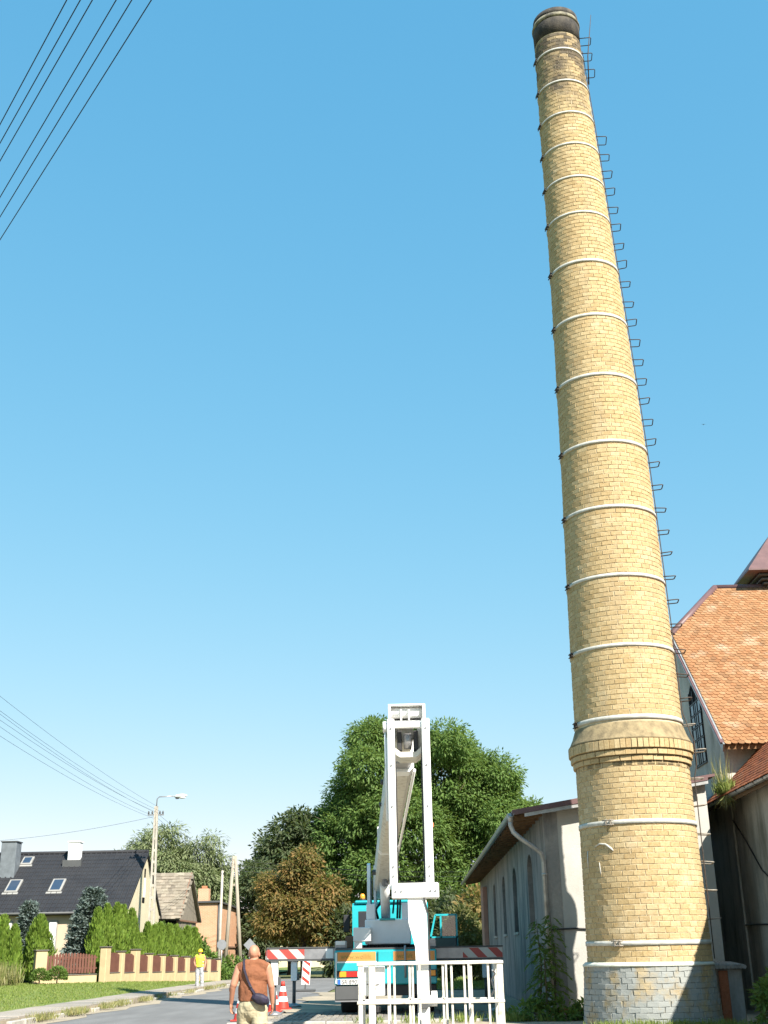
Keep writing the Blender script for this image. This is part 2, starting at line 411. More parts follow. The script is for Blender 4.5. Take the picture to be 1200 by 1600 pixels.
# ------------------------------------------------------------------ setting
def gz(x, y):
    """height of the bank on the house side of the road"""
    a = min(1, max(0, (-x - 10.3) / 4.2)); a = a * a * (3 - 2 * a)
    f = 1.0 - .55 * min(1, max(0, (y - 58) / 18.0))
    far = 1 - min(1, max(0, (y - 100) / 60))
    return (.12 + .36 * a * f) * far
g = MB(); S = 3000
g.add([(-S, -S, -.03), (S, -S, -.03), (S, S, -.03), (-S, S, -.03)], [(0, 1, 2, 3)])
tag(g.build('ground', 'soil'), kind='structure')
xs = np.concatenate([np.arange(-60, -18, 3), np.arange(-18, -11.6, .4), [-11.6]]); ys = np.concatenate([np.arange(10, 90, 1.5), np.arange(90, 165, 5)])
V = [(x, y, gz(x, y) + .02 * sin(x * 3.1 + y) * (x < -12)) for y in ys for x in xs]; nx = len(xs)
F = [(j * nx + i, j * nx + i + 1, (j + 1) * nx + i + 1, (j + 1) * nx + i) for j in range(len(ys) - 1) for i in range(nx - 1)]
tag(MB().add(V, F, True).build('lawn', 'lawn'), kind='structure')
# footway slabs on the far side with a broken kerb
pv = thing('pavement', (-10.7, 50, 0), None, None); tag(pv, kind='structure')
ys2 = np.arange(10, 78, 1.0)
slab_mesh = {}
for j, y in enumerate(ys2):
    m = MB()
    z = gz(-11.62, y) + .008 + .008 * random.uniform(-1, 1)
    if y < 30:
        continue
    m.box(-11.65, -10.22, y + .012, y + .988, z - .1, z, .012)
    m.build('slab', 'paving', pv)
bed = MB()
for j in range(len(ys2) - 1):
    y = ys2[j]; bed.box(-11.7, -10.2, y, y + 1.0, -.02, gz(-11.6, y) - .03)
bed.build('bed', 'sand', pv)
kb = thing('kerb', (-10.1, 50, 0), None, None); tag(kb, kind='structure')
for j, y in enumerate(np.arange(30, 78, 1.0)):
    if random.random() < (.55 if y < 48 else .15): continue
    t = random.uniform(-.02, .02)
    MB().box(-10.2 + t, -10.05 + t, y + .015, y + .985, -.02, .14 + random.uniform(-.06, .02), .02, Matrix.Rotation(random.uniform(-.03, .03), 3, 'X') if False else None).build('kerbstone', 'kerb', kb)
rd = MB()
rd.add([(-9.75, -60, 0), (-3.9, -60, 0), (-3.9, 84, 0), (-9.75, 84, 0)], [(0, 1, 2, 3)])
tag(rd.build('road', 'asphalt'), kind='structure')
cr = MB(); cr.add([(-90, 77, .004), (70, 77, .004), (70, 84.5, .004), (-90, 84.5, .004)], [(0, 1, 2, 3)])
tag(cr.build('crossing_road', 'asphalt'), kind='structure')
vg = MB()
ex = [(-10.15, y) for y in np.arange(10, 77, 1.5)] + [(-9.5 + .22 * sin(y * 1.3) + .12 * sin(y * 3.7), y) for y in np.arange(76, 10, -1.5)]
vg.add([(x, y, .006) for x, y in ex], [tuple(range(len(ex)))[::-1]])
tag(vg.build('gravel_strip', 'sand'), kind='structure')
# sandy forecourt where the lift truck stands
ex = [(-4.15 + .30 * sin(y * .9) + .18 * sin(y * 2.3), y) for y in np.arange(54, 4, -1)] + [(9.4, 5), (9.4, 33.5), (3.4, 33.6), (3.4, 46), (3.3, 54), (-1, 54.5)]
yd = MB(); yd.add([(x, y, .012) for x, y in ex], [tuple(range(len(ex)))])
tag(yd.build('yard', 'sand'), kind='structure')
# kerb that edges the yard in the foreground
yk = thing('yard_kerb', (0, 30.4, 0), None, None); tag(yk, kind='structure')
for x in np.arange(-4.6, 2.6, .8):
    MB().box(x + .01, x + .79, 30.2, 30.36, -.02, .07 + random.uniform(-.01, .01), .015).build('kerbstone', 'kerb', yk)
# cobbles of the yard behind that kerb
cob = []; CB = MB(); 
TV = []; 
def cobble():
    m = MB(); m.box(-.5, .5, -.5, .5, 0, 1, .16); return m
cbm = cobble()
Ls = []; As = []
for y in np.arange(30.5, 37.0, .17):
    for x in np.arange(-3.7, 2.7, .17):
        if (x + .8) ** 2 / 9 + (y - 33) ** 2 / 14 > 1.1 + .2 * sin(x * 5 + y * 3): continue
        a = random.uniform(-.12, .12); s_ = random.uniform(.14, .16); h = .03 + random.uniform(-.008, .008)
        Ls.append((x + random.uniform(-.012, .012), y + random.uniform(-.012, .012), .0))
        As.append(np.array([[cos(a) * s_, -sin(a) * s_, 0], [sin(a) * s_, cos(a) * s_, 0], [0, 0, h]]))
TVc = np.array(cbm.v); tri = []
for f in cbm.f:
    for i in range(1, len(f) - 1): tri.append((f[0], f[i], f[i + 1]))
MT['cobble'] = brickm('cobble_stone', [(.20, .19, .175), (.26, .245, .22), (.15, .145, .14)], soot=False)
tag(mass('cobbles', TVc, np.array(tri), np.array(As), np.array(Ls), 'cobble', None), 'worn grey cobbles of the yard under the lift truck', 'cobbles', kind='stuff')
# turf right of the road beyond the yard
ex = [(-3.4 + .15 * sin(y), y) for y in np.arange(76, 54, -1)] + [(3.3, 55), (60, 55), (60, 76.5)]
tf = MB(); tf.add([(x, y, .02) for x, y in ex], [tuple(range(len(ex)))])
tag(tf.build('turf', 'lawn'), kind='structure')

# grasses
MT['grassblade'] = leafm('grass_blades', [(.12, .175, .03), (.17, .23, .045), (.23, .26, .085), (.145, .20, .035)], .3)
MT['dryblade'] = leafm('dry_grass', [(.22, .22, .07), (.32, .28, .13), (.15, .19, .05), (.38, .34, .20)], .3)
def blades(P, h, wdt, lean=.35):
    n = len(P); D = np.stack([rng.normal(0, lean, n), rng.normal(0, lean, n), np.ones(n)], 1)
    Nn = rdir(n); Nn[:, 2] *= .2
    return P, D, Nn, h * rng.uniform(.5, 1.2, n), np.full(n, wdt)
def grass_patch(name, pts, h, wdt, mat, label):
    P = np.array(pts); o = leaves(name, *blades(P, h, wdt), mat, None); return tag(o, label, 'grass', kind='stuff')
pts = []
for _ in range(38000):
    y = random.uniform(28, 76); x = random.uniform(-19, -11.7)
    pts.append((x, y, gz(x, y) - .01))
grass_patch('lawn_grass', pts, .09, .03, 'grassblade', 'short mown lawn between the house fence and the pavement')
pts = []
for k in range(44):
    cy = random.choice((33.5, 36.5, 40.0, 41.5, 43.0, 46.0)) + random.gauss(0, .5) if k < 32 else random.uniform(47, 74); cx = -10.12 + random.uniform(-.12, .2)
    for _ in range(60): pts.append((cx + random.gauss(0, .13), cy + random.gauss(0, .30), gz(cx, cy) * .3))
grass_patch('kerb_weeds', pts, .22, .022, 'dryblade', 'dry weeds growing out of the broken kerb along the road')
pts = []
for _ in range(12000):
    y = random.uniform(55, 77); x = random.uniform(-3.2, 8); pts.append((x, y, .01))
grass_patch('verge_grass', pts, .16, .03, 'grassblade', 'sunlit green grass beyond the lift truck')
pts = []
for k in range(60):
    cx = random.choice((-2.0, -1.2, -.4, .3, .9, 2.3)) + random.gauss(0, .25); cy = random.gauss(30.0, .3)
    if k % 3: cx = random.uniform(3.4, 6.6); cy = 25.5 + random.gauss(0, .15)
    if k > 40: cx = random.uniform(3.4, 6.6); cy = 25.5 + random.gauss(0, .15)
    if k < 10: cx = random.uniform(1.0, 3.1); cy = random.uniform(29, 33)
    for _ in range(random.randint(15, 75)): pts.append((cx + random.gauss(0, .15), cy + random.gauss(0, .14), .0))
grass_patch('yard_weeds', pts, .24, .025, 'grassblade', 'green weeds tufting along the yard kerb and chimney foot')

# ------------------------------------------------------------------ the chimney
CX, CY = 5.08, 27.2
def chx(z): return CX + .04 - .26 * max(0, (z - 13) / 14.0) ** 1.3
RZ = [(1.2, 1.345), (2.67, 1.315), (4.3, 1.295), (5.6, 1.285), (6.5, 1.235), (8.5, 1.205), (11.8, 1.125), (15.3, 1.02), (19.2, .885), (23.5, .765), (26.8, .655)]
def chr_(z): return float(np.interp(z, [a for a, b in RZ], [b for a, b in RZ]))
ch = thing('chimney', (CX, CY, 0), 'tall round yellow brick chimney with white iron bands beside the tiled building', 'chimney')
core = MB(); zz = np.arange(1.2, 26.9, .5).tolist() + [26.9]
core.lathe([(chr_(z) - .007, z) for z in zz], 56, (CX, CY), True, chx)
shaft = core.build('shaft', 'mortar', ch)
# brick template: x across, y outward, z up, front face chamfered
bt = [(-.5, -.5, -.5), (.5, -.5, -.5), (.5, -.5, .5), (-.5, -.5, .5), (-.5, .45, -.5), (.5, .45, -.5), (.5, .45, .5), (-.5, .45, .5), (-.48, .5, -.455), (.48, .5, -.455), (.48, .5, .455), (-.48, .5, .455)]
bf = [(11, 10, 9, 8), (4, 8, 9, 5), (5, 9, 10, 6), (6, 10, 11, 7), (7, 11, 8, 4), (0, 4, 5, 1), (1, 5, 6, 2), (2, 6, 7, 3), (3, 7, 4, 0)]
bf = [f[::-1] for f in bf]
variants = []
for k in range(6):
    me = bpy.data.meshes.new('brick')
    vv = [(x + random.uniform(-.03, .03), y, z + random.uniform(-.035, .035)) if i > 3 else (x, y, z) for i, (x, y, z) in enumerate(bt)]
    me.from_pydata(vv, [], bf); me.update(); me.materials.append(MT['brick']); variants.append(me)
bA = []; bL = []; single = []
z = 1.30; course = 0; CH = .116
while z + CH < 26.7:
    if 5.40 < z < 6.42: z += CH; continue
    r = chr_(z + CH / 2); n = max(14, int(round(2 * pi * r / .248))); off = (course % 2) * .5 + random.uniform(-.12, .12)
    for k in range(n):
        wj = random.uniform(-.08, .08)
        a = 2 * pi * (k + off + wj * .3) / n; wd = 2 * pi * r / n - .013 + random.uniform(-.006, .006); dp = .1
        out = r - dp / 2 + random.uniform(-.002, .004)
        hh = CH - .014 + random.uniform(-.004, .003)
        tx = np.array([-sin(a), cos(a), 0]); ny = np.array([cos(a), sin(a), 0]); up = np.array([0, 0, 1.])
        loc = np.array([chx(z) + cos(a) * out, CY + sin(a) * out, z + CH / 2])
        A = np.stack([tx * -wd, ny * dp, up * hh], 1)
        face = atan2(sin(a + pi / 2 + radians(10.6)), cos(a + pi / 2 + radians(10.6)))  # angle from the direction to the viewer side
        if abs(face) < radians(70) and len(single) < 300 and z < 5: single.append((a, loc, wd, dp, hh))
        else: bA.append(A); bL.append(loc)
    z += CH; course += 1
for i, (a, loc, wd, dp, hh) in enumerate(single):
    o = bpy.data.objects.new('brick', variants[i % 6]); COL.objects.link(o); o.parent = shaft
    p = Vector(loc) - wloc(shaft); o.location = p
    o.rotation_euler = (0, 0, a - pi / 2); o.scale = (wd, dp, hh)
bq = mass('brickwork', bt, bf, np.array(bA), np.array(bL), 'brick', shaft); bq['kind'] = 'stuff'
# stepped cornice of the pedestal
cn = MB()
def ring(r0, r1, z0, z1, nm, mat, par, n=64):
    m = MB(); cxx = chx((z0 + z1) / 2); m.lathe([(r0, z0), (r1, z0), (r1, z1), (r0, z1)], n, (cxx, CY), True); return m.build(nm, mat, par)
cor = ring(1.2, 1.29, 5.38, 5.47, 'cornice', 'cornice', ch)
for (ro, z0, z1) in [(1.335, 5.47, 5.59), (1.385, 5.60, 5.72), (1.425, 5.735, 5.95)]:
    cA = []; cL = []; r = ro; n = int(2 * pi * r / (.125 if z1 - z0 > .15 else .24))
    for k in range(n):
        a = 2 * pi * (k + random.uniform(-.05, .05)) / n; wd = 2 * pi * r / n - .012; o_ = r - .12 + random.uniform(-.006, .006)
        tx = np.array([-sin(a), cos(a), 0]); ny = np.array([cos(a), sin(a), 0])
        cA.append(np.stack([tx * -wd, ny * .24, np.array([0, 0, z1 - z0 - .01])], 1)); cL.append((chx(z0) + cos(a) * o_, CY + sin(a) * o_, (z0 + z1) / 2))
    mass('brick_course', bt, bf, np.array(cA), np.array(cL), 'brick', cor)['kind'] = 'stuff'
m = MB(); m.lathe([(1.15, 5.46), (1.29, 5.475), (1.29, 5.595), (1.34, 5.60), (1.34, 5.728), (1.37, 5.735), (1.37, 5.95), (1.425, 5.955), (1.39, 6.0), (1.31, 6.17), (1.255, 6.34), (1.24, 6.36), (1.15, 6.36)], 64, (chx(6), CY), True); m.build('sloping_weathering', 'cornice', cor)
# round battered plinth with painted brick skin
pt = 1.24
def plr(z): return 1.475 - .085 * z / pt
m = MB(); m.lathe([(plr(-.1) - .014, -.1), (plr(pt) - .014, pt - .005)], 72, (CX, CY), True); plo = m.build('plinth', 'plinthcore', ch)
pvar = []
for k in range(5):
    me = bpy.data.meshes.new('plinth_brick')
    me.from_pydata([(x + random.uniform(-.05, .05), y + random.uniform(-.04, .03), z + random.uniform(-.07, .07)) if i > 3 else (x, y, z) for i, (x, y, z) in enumerate(bt)], [], bf); me.update(); me.materials.append(MT['plinthbrick']); pvar.append(me)
zz_ = 0.0; c = 0
while zz_ < pt - .1:
    r = plr(zz_ + .05); nbk = 36
    for k in range(nbk):
        a = 2 * pi * (k + .5 * (c % 2) + random.uniform(-.06, .06)) / nbk; wd = 2 * pi * r / nbk - .010
        o = bpy.data.objects.new('brick', random.choice(pvar)); COL.objects.link(o); o.parent = plo; rr_ = r - .05 + random.uniform(-.006, .008)
        o.location = Vector((CX + rr_ * cos(a), CY + rr_ * sin(a), zz_ + .056)) - wloc(plo); o.rotation_euler = (0, 0, a - pi / 2); o.scale = (wd, .1, .102)
    zz_ += .1125; c += 1
m = MB(); m.lathe([(1.30, pt - .02), (1.415, pt - .012), (1.418, pt + .02), (1.352, pt + .075), (1.30, pt + .075)], 72, (CX, CY), True); m.build('ledge', 'ledge', ch)
# iron bands, each with its tightening clamp
zb = [25.51, 24.38, 23.28, 22.22, 21.13, 19.98, 18.47, 16.84, 15.12, 13.27, 11.55, 9.82, 8.13, 6.33, 4.18, 1.69]
for i, zq in enumerate(zb):
    r = chr_(zq); zr = 1.6 + (zq - 1.6) * (CY - r) / 26.0
    if i == 13: zr = 6.46
    r = chr_(zr); hb = .055 if zr > 19 else (.078 if zr > 7 else .095)
    bd = MB(); rr = r + .010
    bd.lathe([(rr - .03, zr - hb / 2), (rr + .014, zr - hb / 2), (rr + .016, zr), (rr + .014, zr + hb / 2), (rr - .03, zr + hb / 2)], 72, (chx(zr), CY), True)
    bo = bd.build('iron_band', 'band', ch)
    a = radians(180 + 52) if zr < 5 else radians(180 + 10)
    R = Matrix.Rotation(a, 3, 'Z'); c0 = (chx(zr), CY, zr)
    cl = MB()
    for sgn in (-1, 1):
        cl.box(rr + .004, rr + .060, sgn * .055 - .015, sgn * .055 + .015, -hb * .75, hb * .75, .006, R, c0)
    for dz in (-.5, .5):
        p0 = R @ Vector((rr + .05, -.14, dz * hb)) + Vector(c0); p1 = R @ Vector((rr + .05, .14, dz * hb)) + Vector(c0); cl.cyl(p0, p1, .014, n=6)
    cl.build('clamp', 'greyiron' if zr < 5 else 'iron', bo)
# whitewash scrawl on the pedestal
def onsh(th, z, o=.012):
    a = radians(-100.6 + th); return (chx(z) + (chr_(z) + o) * cos(a), CY + (chr_(z) + o) * sin(a), z)
m = MB(); m.tube([onsh(-60, 3.25), onsh(-60, 3.45), onsh(-59, 3.62)], [.008, .016, .012], 6); m.build('whitewash_mark', 'band', ch)
m = MB(); m.tube([onsh(-47, 3.68), onsh(-40, 3.74), onsh(-33, 3.72), onsh(-27, 3.62), onsh(-25, 3.57)], [.010, .020, .024, .022, .012], 6); m.build('whitewash_mark', 'band', ch)
m = MB(); m.tube([onsh(-42, 3.35), onsh(-41, 3.1)], [.008, .014], 6); m.build('whitewash_mark', 'band', ch)
# cap
zc = 26.62; ccx = chx(zc)
m = MB(); m.lathe([(.60, zc), (.672, zc), (.685, zc + .55), (.67, zc + .58), (.55, zc + .58)], 48, (ccx, CY), True)
cp = m.build('cap', 'cap', ch)
m = MB(); m.lathe([(.60, zc + .585), (.70, zc + .585), (.71, zc + .65), (.69, zc + .72), (.6, zc + .72)], 48, (ccx, CY), True); m.build('lip', 'caplip', cp)
m = MB(); m.lathe([(.60, zc + .725), (.675, zc + .725), (.66, zc + .93), (.55, zc + .93), (.5, zc + .3)], 48, (ccx, CY), True); m.build('rim', 'cap', cp)
# climbing rungs on the building side
az = radians(-6)
z = 2.15; i = 0
while z < 27.2:
    if not (23.75 < z < 24.95):
        r = chr_(min(z, 26.8)) if z < 26.6 else .70
        if 5.4 < z < 6.1: r = 1.42
        R = Matrix.Rotation(az + random.uniform(-.03, .03), 3, 'Z') @ Matrix.Rotation(random.uniform(-.10, .10), 3, 'X') @ Matrix.Rotation(random.uniform(-.12, .10), 3, 'Y')
        c0 = Vector((chx(z), CY, z)); ro = r * .985
        e = .30; hw = .17
        P = [(ro - .04, -hw, 0), (ro + e - .03, -hw, 0), (ro + e, -hw + .03, 0), (ro + e, hw - .03, 0), (ro + e - .03, hw, 0), (ro - .04, hw, 0)]
        rot = Matrix.Rotation(0, 3, 'Z')
        Q = []
        for p in P:
            v = Vector((p[0] - ro, p[1], p[2])); v = (Matrix.Rotation(random.uniform(-.01, .01), 3, 'Y')) @ v
            Q.append(c0 + R @ Vector((ro, 0, 0)) * 1.0 * (1 if True else 0) + R @ v if False else c0 + Matrix.Rotation(az, 3, 'Z') @ Vector((ro, 0, 0)) + R @ v)
        MB().tube(Q, .0135, 6).build('rung', 'iron' if z > 7 else 'greyiron', ch)
    z += .60 + random.uniform(-.03, .03); i += 1
# lightning conductor down the rung side and its bent rod
aw = az - .13
pts = [(chx(z) + (chr_(z) + .035) * cos(aw), CY + (chr_(z) + .035) * sin(aw), z) for z in np.arange(6.7, 26.5, .7)]
pts = [(chx(z) + 1.46 * cos(aw), CY + 1.46 * sin(aw), z) for z in (5.5, 6.0)] + pts
pts = [(chx(z) + (1.36 + .02) * cos(aw), CY + 1.38 * sin(aw), z) for z in (1.35, 3.0, 5.2)] + pts
MB().tube(pts, .012, 6).build('conductor_cable', 'iron', ch)
MB().tube([(chx(25.2) + .76, CY - .15, 25.1), (chx(26) + .80, CY - .3, 26.0), (chx(27) + .98, CY - .55, 27.3)], [.02, .015, .008], 6).build('lightning_rod', 'iron', ch)

# ------------------------------------------------------------------ tiled building on the right
XE, HE = 8.42, 5.43
bw = thing('brewery_building', (10, 30, 0), 'large stained plaster building with orange tiled roof and half hipped gable', 'building')
XW = 8.9
m = MB(); m.box(XW, 19, 8, 33.6, -.2, HE + .05); wall = m.build('wall', 'brewplaster', bw)
# low main roof, eave along the yard
sl = .95
def mroof(x): return HE + .02 + (x - XE) * sl
m = MB(); m.prism([(XE + .02, 7.6, mroof(XE) - .10), (14, 7.6, mroof(14) - .10), (19.4, 7.6, mroof(8.6) - .10), (19.2, 7.6, mroof(8.6) - .25), (14, 7.6, mroof(14) - .25), (XE + .1, 7.6, mroof(XE + .1) - .25)], (0, 26.4, 0))
mr = m.build('roof', 'oldtile', bw)
# tiles of the main roof (beaver tail) - near eave strip and towards the valley
def tile_mesh(mat, w_, h_, t=.016):
    P = [(-w_ / 2, 0), (-w_ / 2, -h_ * .72), (-w_ / 2 * .7, -h_ * .93), (0, -h_), (w_ / 2 * .7, -h_ * .93), (w_ / 2, -h_ * .72), (w_ / 2, 0)]
    V_ = [(x, y, 0) for x, y in P] + [(x, y, t) for x, y in P]; n = len(P)
    F_ = [tuple(range(n, 2 * n))[::-1]] + [(i, (i + 1) % n, n + (i + 1) % n, n + i) for i in range(n)]
    F_ = [f[::-1] for f in F_]
    return V_, F_
def tri_of(F_):
    T = []
    for f in F_:
        for i in range(1, len(f) - 1): T.append((f[0], f[i], f[i + 1]))
    return np.array(T)
def tile_roof(parent, mat, origin, ax, up, rows, cols, w_, e_, inside, limit, nearkey):
    """ax: unit vector along eave; up: unit vector up the slope; tiles hang down the slope"""
    ax = np.array(ax, float); up = np.array(up, float); nr = np.cross(ax, up); nr /= np.linalg.norm(nr)
    if nr[2] < 0: nr = -nr
    V_, F_ = tile_mesh(mat, w_ - .008, e_ * 1.55); items = []
    for r in range(rows):
        for c_ in range(cols):
            p = np.array(origin) + ax * ((c_ + .5 * (r % 2)) * w_ + random.uniform(-.004, .004)) + up * ((r + 1) * e_ + random.uniform(-.008, .008))
            if r % 2 and c_ == 0:
                ph = p - ax * w_ * .75
                if inside(ph):
                    th_ = .09; d0 = up * cos(th_) - nr * sin(th_); n0 = nr * cos(th_) + up * sin(th_); items.append((nearkey(ph) + 1e6, ph + nr * .035, np.stack([ax * .48, d0, n0], 1)))
            if not inside(p): continue
            tilt = .085 + random.uniform(-.012, .02)
            d = up * cos(tilt) - nr * sin(tilt) * 1.0; n2 = nr * cos(tilt) + up * sin(tilt)
            sk = random.uniform(-.02, .02); a2 = ax * cos(sk) + d * sin(sk); d2 = d * cos(sk) - ax * sin(sk)
            items.append((nearkey(p), p + nr * .035, np.stack([a2, d2, n2], 1)))
    items.sort(key=lambda t: t[0])
    me = bpy.data.meshes.new('tile'); me.from_pydata(V_, [], F_); me.update(); me.materials.append(MT[mat])
    for k, p, A in items[:limit]:
        o = bpy.data.objects.new('tile', me); COL.objects.link(o); o.parent = parent
        Mx = Matrix(A.tolist()).to_4x4(); Mx.translation = Vector(p) - wloc(parent); o.matrix_local = Mx
    rest = items[limit:]
    if rest:
        mass('tiling', V_, tri_of(F_), np.array([t[2] for t in rest]), np.array([t[1] for t in rest]), mat, parent)['kind'] = 'stuff'
u_m = np.array([1, 0, sl]); u_m /= np.linalg.norm(u_m)
tile_roof(mr, 'oldtile', (XE - .03, 22.5, mroof(XE) - .02 - .08), (0, 1, 0), u_m, 30, 60, .19, .165, lambda p: p[1] < 33.9, 160, lambda p: p[1] * .2 + p[2] * 1.0 - (0 if p[1] > 26 else -99))
# transept with half hip
XG = 8.85
tw = MB(); YR, ZR = 39.95, 13.62; ts = .911
def tz(y): return 6.85 + (y - 32.52) * ts
ye2 = YR + (YR - 33.0)
tw.add([(XG, 33.05, -.2), (XG, ye2, -.2), (XG, ye2, 6.9), (XG, YR + 2.6, tz(YR - 2.6) - .25), (XG, YR - 2.6, tz(YR - 2.6) - .25), (XG, 33.05, tz(33.05) - .2),
        (20, 33.05, -.2), (20, ye2, -.2), (20, ye2, 6.9), (20, YR + 2.6, tz(YR - 2.6) - .25), (20, YR - 2.6, tz(YR - 2.6) - .25), (20, 33.05, tz(33.05) - .2)],
       [(5, 4, 3, 2, 1, 0), (6, 7, 8, 9, 10, 11), (0, 6, 11, 5), (5, 11, 10, 4), (1, 2, 8, 7), (4, 10, 9, 3), (3, 9, 8, 2)])
tw.build('transept_wall', 'brewplaster', bw)
XV = XG - .12
tr = MB(); hx = XV + 2.35
A0 = (XV, 32.52, tz(32.52)); A1 = (XV, YR - 2.6, tz(YR - 2.6)); A2 = (hx, YR, ZR); A3 = (20.2, YR, ZR); A4 = (20.2, 32.52, tz(32.52))
B0 = (XV, 2 * YR - 32.52, tz(32.52)); B1 = (XV, YR + 2.6, tz(YR - 2.6)); B4 = (20.2, 2 * YR - 32.52, tz(32.52))
tr.add([A0, A1, A2, A3, A4, B1, B0, B4], [(0, 4, 3, 2, 1), (1, 2, 5), (5, 2, 3, 7, 6)])
und = [(x, y, z - .14) for (x, y, z) in [A0, A1, A2, A3, A4, B1, B0, B4]]
b0 = len(tr.v); tr.add(und, [(1, 2, 3, 4, 0), (5, 2, 1), (6, 7, 3, 2, 5)])
tr.add([A0, A1, und[0], und[1], A4, und[4], B1, und[5], B0, und[6]], [(0, 1, 3, 2), (0, 2, 5, 4), (1, 6, 7, 3), (6, 8, 9, 7)])
tro = tr.build('transept_roof', 'tile', bw)
u_t = np.array([0, 1, ts]); u_t /= np.linalg.norm(u_t)
def in_t(p):
    x, y, z = p
    if y > YR - .02 or x < XV + .03 or x > 15.5: return False
    if y > YR - 2.6:
        return x > XV + (y - (YR - 2.6)) / 2.6 * (hx - XV) + .04
    if x - XE > (z - mroof(XE)) / sl + .15 and y < 34.2: return False
    return True
tile_roof(tro, 'tile', (XV + .10, 32.50, tz(32.52) + .0), (1, 0, 0), u_t, 66, 38, .185, .165, in_t, 300, lambda p: p[1] + max(0, p[0] - 12.4) * 100)
# sheet metal hip and ridge flashings, verge board
m = MB(); m.tube([A1, A2], .13, 8); m.build('hip_flashing', 'brownmetal', tro)
m = MB(); m.tube([A2, A3], .12, 8); m.build('ridge_flashing', 'brownmetal', tro)
m = MB(); m.bar((XV - .02, A0[1] - .02, A0[2] - .10), (XV - .02, A1[1], A1[2] - .10), .05, .24); m.build('verge_board', 'zinc', tro)
m = MB(); m.bar((XV - .05, A0[1] - .02, A0[2] + .03), (XV - .05, A1[1] + .1, A1[2] + .06), .10, .05); m.build('verge_strip', 'brownmetal', tro)
m = MB(); m.bar((10.05, 33.2, 7.0), (12.6, 35.9, 9.45), .30, .04); m.build('valley_strip', 'zinc', tro)
# gable window in shade, with arched head and panes
wd_ = MB(); yw0, yw1, zw0, zw1 = 34.95, 36.35, 6.75, 8.95
prof = [(yw0, zw0), (yw1, zw0), (yw1, zw1)] + [((yw0 + yw1) / 2 + .7 * cos(t), zw1 + .35 * sin(t)) for t in np.linspace(.35, pi - .35, 6)] + [(yw0, zw1)]
win = MB().prism([(XG - .015, y, z) for y, z in prof], (.06, 0, 0)).build('window', 'dark', bw)
m = MB()
for k in range(3):
    y = yw0 + (k + .5) * (yw1 - yw0) / 3 * 1.0; m.box(XG - .045, XG - .018, y - .02 + .2, y + .02 + .2, zw0, zw1 + .1)
for k in range(6): m.box(XG - .042, XG - .018, yw0, yw1, zw0 + .38 * k - .02, zw0 + .38 * k + .02)
m.build('glazing_bars', 'darkgrey', win)
k0 = 0
for k in range(2):
    for j in range(5):
        B('pane', 'glass', win, XG - .028, XG - .020, yw0 + .08 + .62 * k + .04, yw0 + .62 + .62 * k, zw0 + .05 + .38 * j, zw0 + .36 + .38 * j)
# window of the yard wall (only its edge is in view)
wn2 = B('window', 'dark', bw, XW - .012, XW + .05, 24.2, 25.6, 2.9, 4.3)
m = MB(); m.box(XW - .05, XW - .014, 24.2, 25.6, 2.8, 2.9); m.box(XW - .03, XW - .013, 24.85, 24.93, 2.9, 4.3); m.build('frame', 'frame', wn2)
# gutter of the main eave + brackets
gt = MB(); n = 9
sec = [(XE - .02 + .075 * cos(t), HE - .10 + .075 * sin(t)) for t in np.linspace(pi, 2 * pi, n)]
sec2 = [(XE - .02 + .066 * cos(t), HE - .10 + .066 * sin(t)) for t in np.linspace(2 * pi, pi, n)]
gt.prism([(x, 8, z) for x, z in sec + sec2], (0, 25.8, 0)); gto = gt.build('gutter', 'zinc', bw)
for y in np.arange(24, 33.8, .8):
    MB().tube([(XE + .10, y, HE + .02), (XE + .06, y, HE - .13), (XE - .02, y, HE - .188), (XE - .105, y, HE - .12), (XE - .105, y, HE - .06)], .011, 5).build('gutter_bracket', 'iron', gto)
B('eave_board', 'wood', bw, XE + .06, XE + .10, 8, 33.5, HE - .25, HE - .02)
# small sheet-metal string roof by the chimney and cables on the wall
m = MB(); m.prism([(8.35, 34.0, 5.35), (8.35, 34.0, 5.42), (8.85, 34.0, 5.75), (8.85, 34.0, 5.35)], (0, 3.0, 0)); m.build('canopy_roof', 'brownmetal', bw)
m = MB(); m.tube([(XW - .03, y, 2.05 + .06 * sin(y * 1.3)) for y in np.linspace(20, 28.6, 12)] + [(XW - .03, y, 2.1 + .02 * sin(y)) for y in np.linspace(29, 33.4, 6)], .022, 6); m.build('wall_cable', 'black', bw)
m = MB(); m.tube([(XW - .03, 33.3, 5.0), (XW - .03, 32.0, 4.2), (XW - .03, 30.9, 3.4), (XW - .03, 29.6, 2.9), (XW - .03, 29.5, 2.1), (XW - .03, 29.4, .9)], .018, 6); m.build('drop_cable', 'black', bw)
B('junction_box', 'darkgrey', bw, XW - .12, XW - .005, 29.1, 29.45, .75, 1.35, .01)
